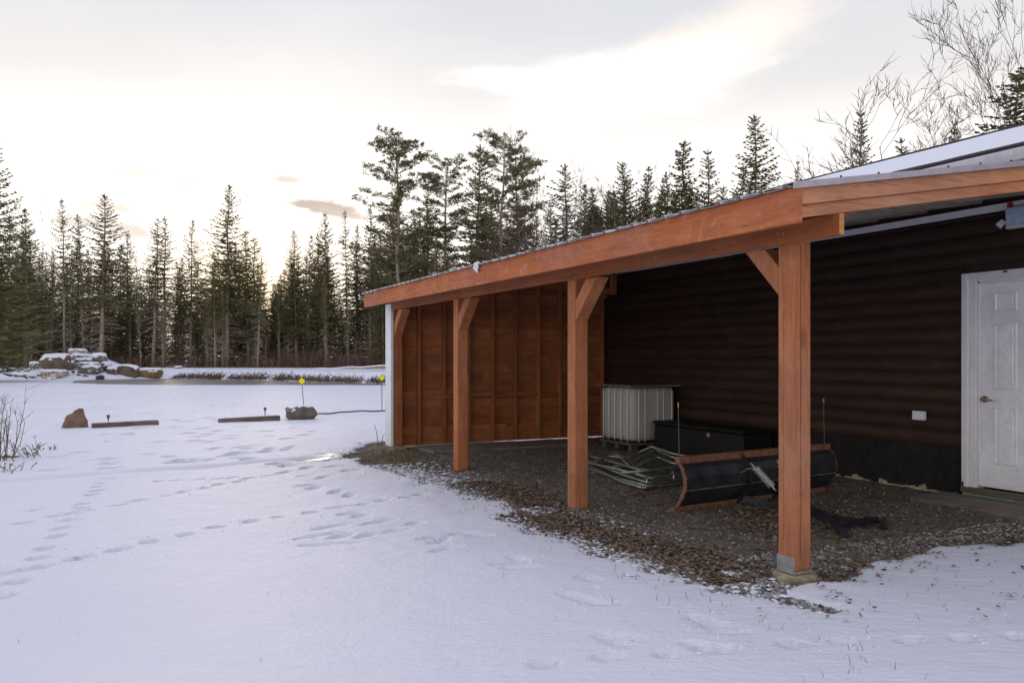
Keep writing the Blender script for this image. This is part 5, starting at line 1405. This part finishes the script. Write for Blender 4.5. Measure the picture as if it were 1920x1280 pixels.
# grass tips
vs = []; fs = []; rn = random.Random(93)
def blade(x, y, h, w_):
    z = hgt(x, y) - 0.01; a = rn.uniform(0, 6.28); l_ = rn.gauss(0, .5) * h; l2 = rn.gauss(0, .5) * h; o = len(vs)
    cx_, sx_ = math.cos(a) * w_, math.sin(a) * w_
    vs.extend([(x - cx_, y - sx_, z), (x + cx_, y + sx_, z), (x + l_ * .4 + cx_ * .6, y + l2 * .4 + sx_ * .6, z + h * .6), (x + l_ * .4 - cx_ * .6, y + l2 * .4 - sx_ * .6, z + h * .6), (x + l_, y + l2, z + h)])
    fs.extend([(o, o + 1, o + 2, o + 3), (o + 3, o + 2, o + 4)])
for k in range(420):      # edge of the thawed patch
    u = rn.uniform(-1.5, 8.2); p = W(rn.gauss(-0.85, .16), u); blade(p.x, p.y, rn.uniform(.02, .07), .002)
for k in range(700):      # tuft near the far post
    g = gp(rn.gauss(745, 25), rn.gauss(862, 8)); blade(g.x, g.y, rn.uniform(.03, .10), .004)
for k in range(400):
    g = gp(rn.uniform(1480, 1620), rn.gauss(1055, 16)); blade(g.x, g.y, rn.uniform(.03, .08), .002)
for k in range(55):       # single tips on the snow
    g = gp(rn.uniform(0, 1920), rn.uniform(950, 1270)); blade(g.x, g.y, rn.uniform(.01, .035), .0016)
for k in range(45):
    g = gp(rn.uniform(1560, 1920), rn.uniform(1050, 1180)); blade(g.x, g.y, rn.uniform(.02, .07), .0018)
k = 0
while k < 15000:           # stubble pricking through the thin snow of the lawn
    Y = 15 + 25 * rn.random(); px = rn.uniform(0, 735); x = (px - CX) / F * Y; k += 1
    if mnoise.noise((x * .45, Y * .45, 5)) + 0.4 * mnoise.noise((x * 2, Y * 2, 1)) < -0.12: continue
    if rn.random() > (Y - 14) / 9: continue
    blade(x, Y, rn.uniform(.010, .024), .003 + Y * .00010)
me = bpy.data.meshes.new('dry_grass'); me.from_pydata(vs, [], fs); me.update(); stuff('dry_grass', me, GRASS_M, 'dry grass tips along the snow edge')

# withered shrub and weeds at the left edge
rn = random.Random(31)
def shrub(px, py, hs, n, label, spread=.35, branch=4, thick=.006, name='bare_shrub', nods=False, zt=0.02):
    g = gp(px, py); st = MB(); sd = MB()
    for k in range(n):
        p = Vector((rn.gauss(0, .08), rn.gauss(0, .08), -0.02)); h = hs * rn.uniform(.5, 1.1); d = Vector((rn.gauss(0, spread), rn.gauss(0, spread), 1)).normalized() * h
        c = Vector((rn.gauss(0, .08), rn.gauss(0, .08), 0)) * h; pts = [p, p + d * .35 + c, p + d * .7 + c * 1.2, p + d]
        st.tube(pts, [thick, thick * .8, thick * .55, thick * .25], 4, False)
        for q in range(branch):
            s = rn.uniform(.3, .95); i = min(2, int(s * 3)); pp = pts[i].lerp(pts[i + 1], s * 3 - i); e_ = pp + (d.normalized() * .8 + Vector((rn.gauss(0, .6), rn.gauss(0, .6), 0))) * h * rn.uniform(.08, .25)
            st.tube([pp, e_], [thick * .45, thick * .2], 3, False)
            if nods:
                for w_ in range(4):
                    o = e_.lerp(pp, rn.random()); r_ = rn.uniform(.003, .008)
                    sd.add([o + Vector((r_, 0, 0)), o + Vector((-r_, 0, 0)), o + Vector((0, r_, 0)), o + Vector((0, -r_, 0)), o + Vector((0, 0, r_ * 1.4)), o + Vector((0, 0, -r_))], OF)
    e = empty(name, (g.x, g.y, zt), 0, label, 'shrub')
    part('stems', st, WEED, e)
    if nods: part('seed_heads', sd, WEED, e)['kind'] = 'stuff'
    return e
shrub(2, 868, 0.95, 22, 'tall leafless shrub with upright stems at the left edge', .11, 6)
shrub(52, 862, 0.32, 16, 'low withered weed with seed heads right of the leafless shrub', .5, 6, .004, 'withered_weed', True)
shrub(24, 888, 0.20, 10, 'flattened withered weed in front of the leafless shrub', .8, 5, .004, 'withered_weed', True)
shrub(84, 850, 0.16, 8, 'tiny withered weed standing apart right of the shrub', .6, 5, .004, 'withered_weed', True)
g = gp(18, 862); rock('stone', (g.x, g.y, 0.02), 71, (0.14, 0.1, 0.07), RBROWN, 'small stone under snow at the leafless shrub', None, .4, .2, 0, .012, nz=.6)
shrub(712, 836, 0.42, 2, 'thin dark twig standing by the white corner trim', .25, 2, .009, 'bare_twig', False)
print('verts', sum(len(o.data.vertices) for o in []), 'objects', len(bpy.data.objects))
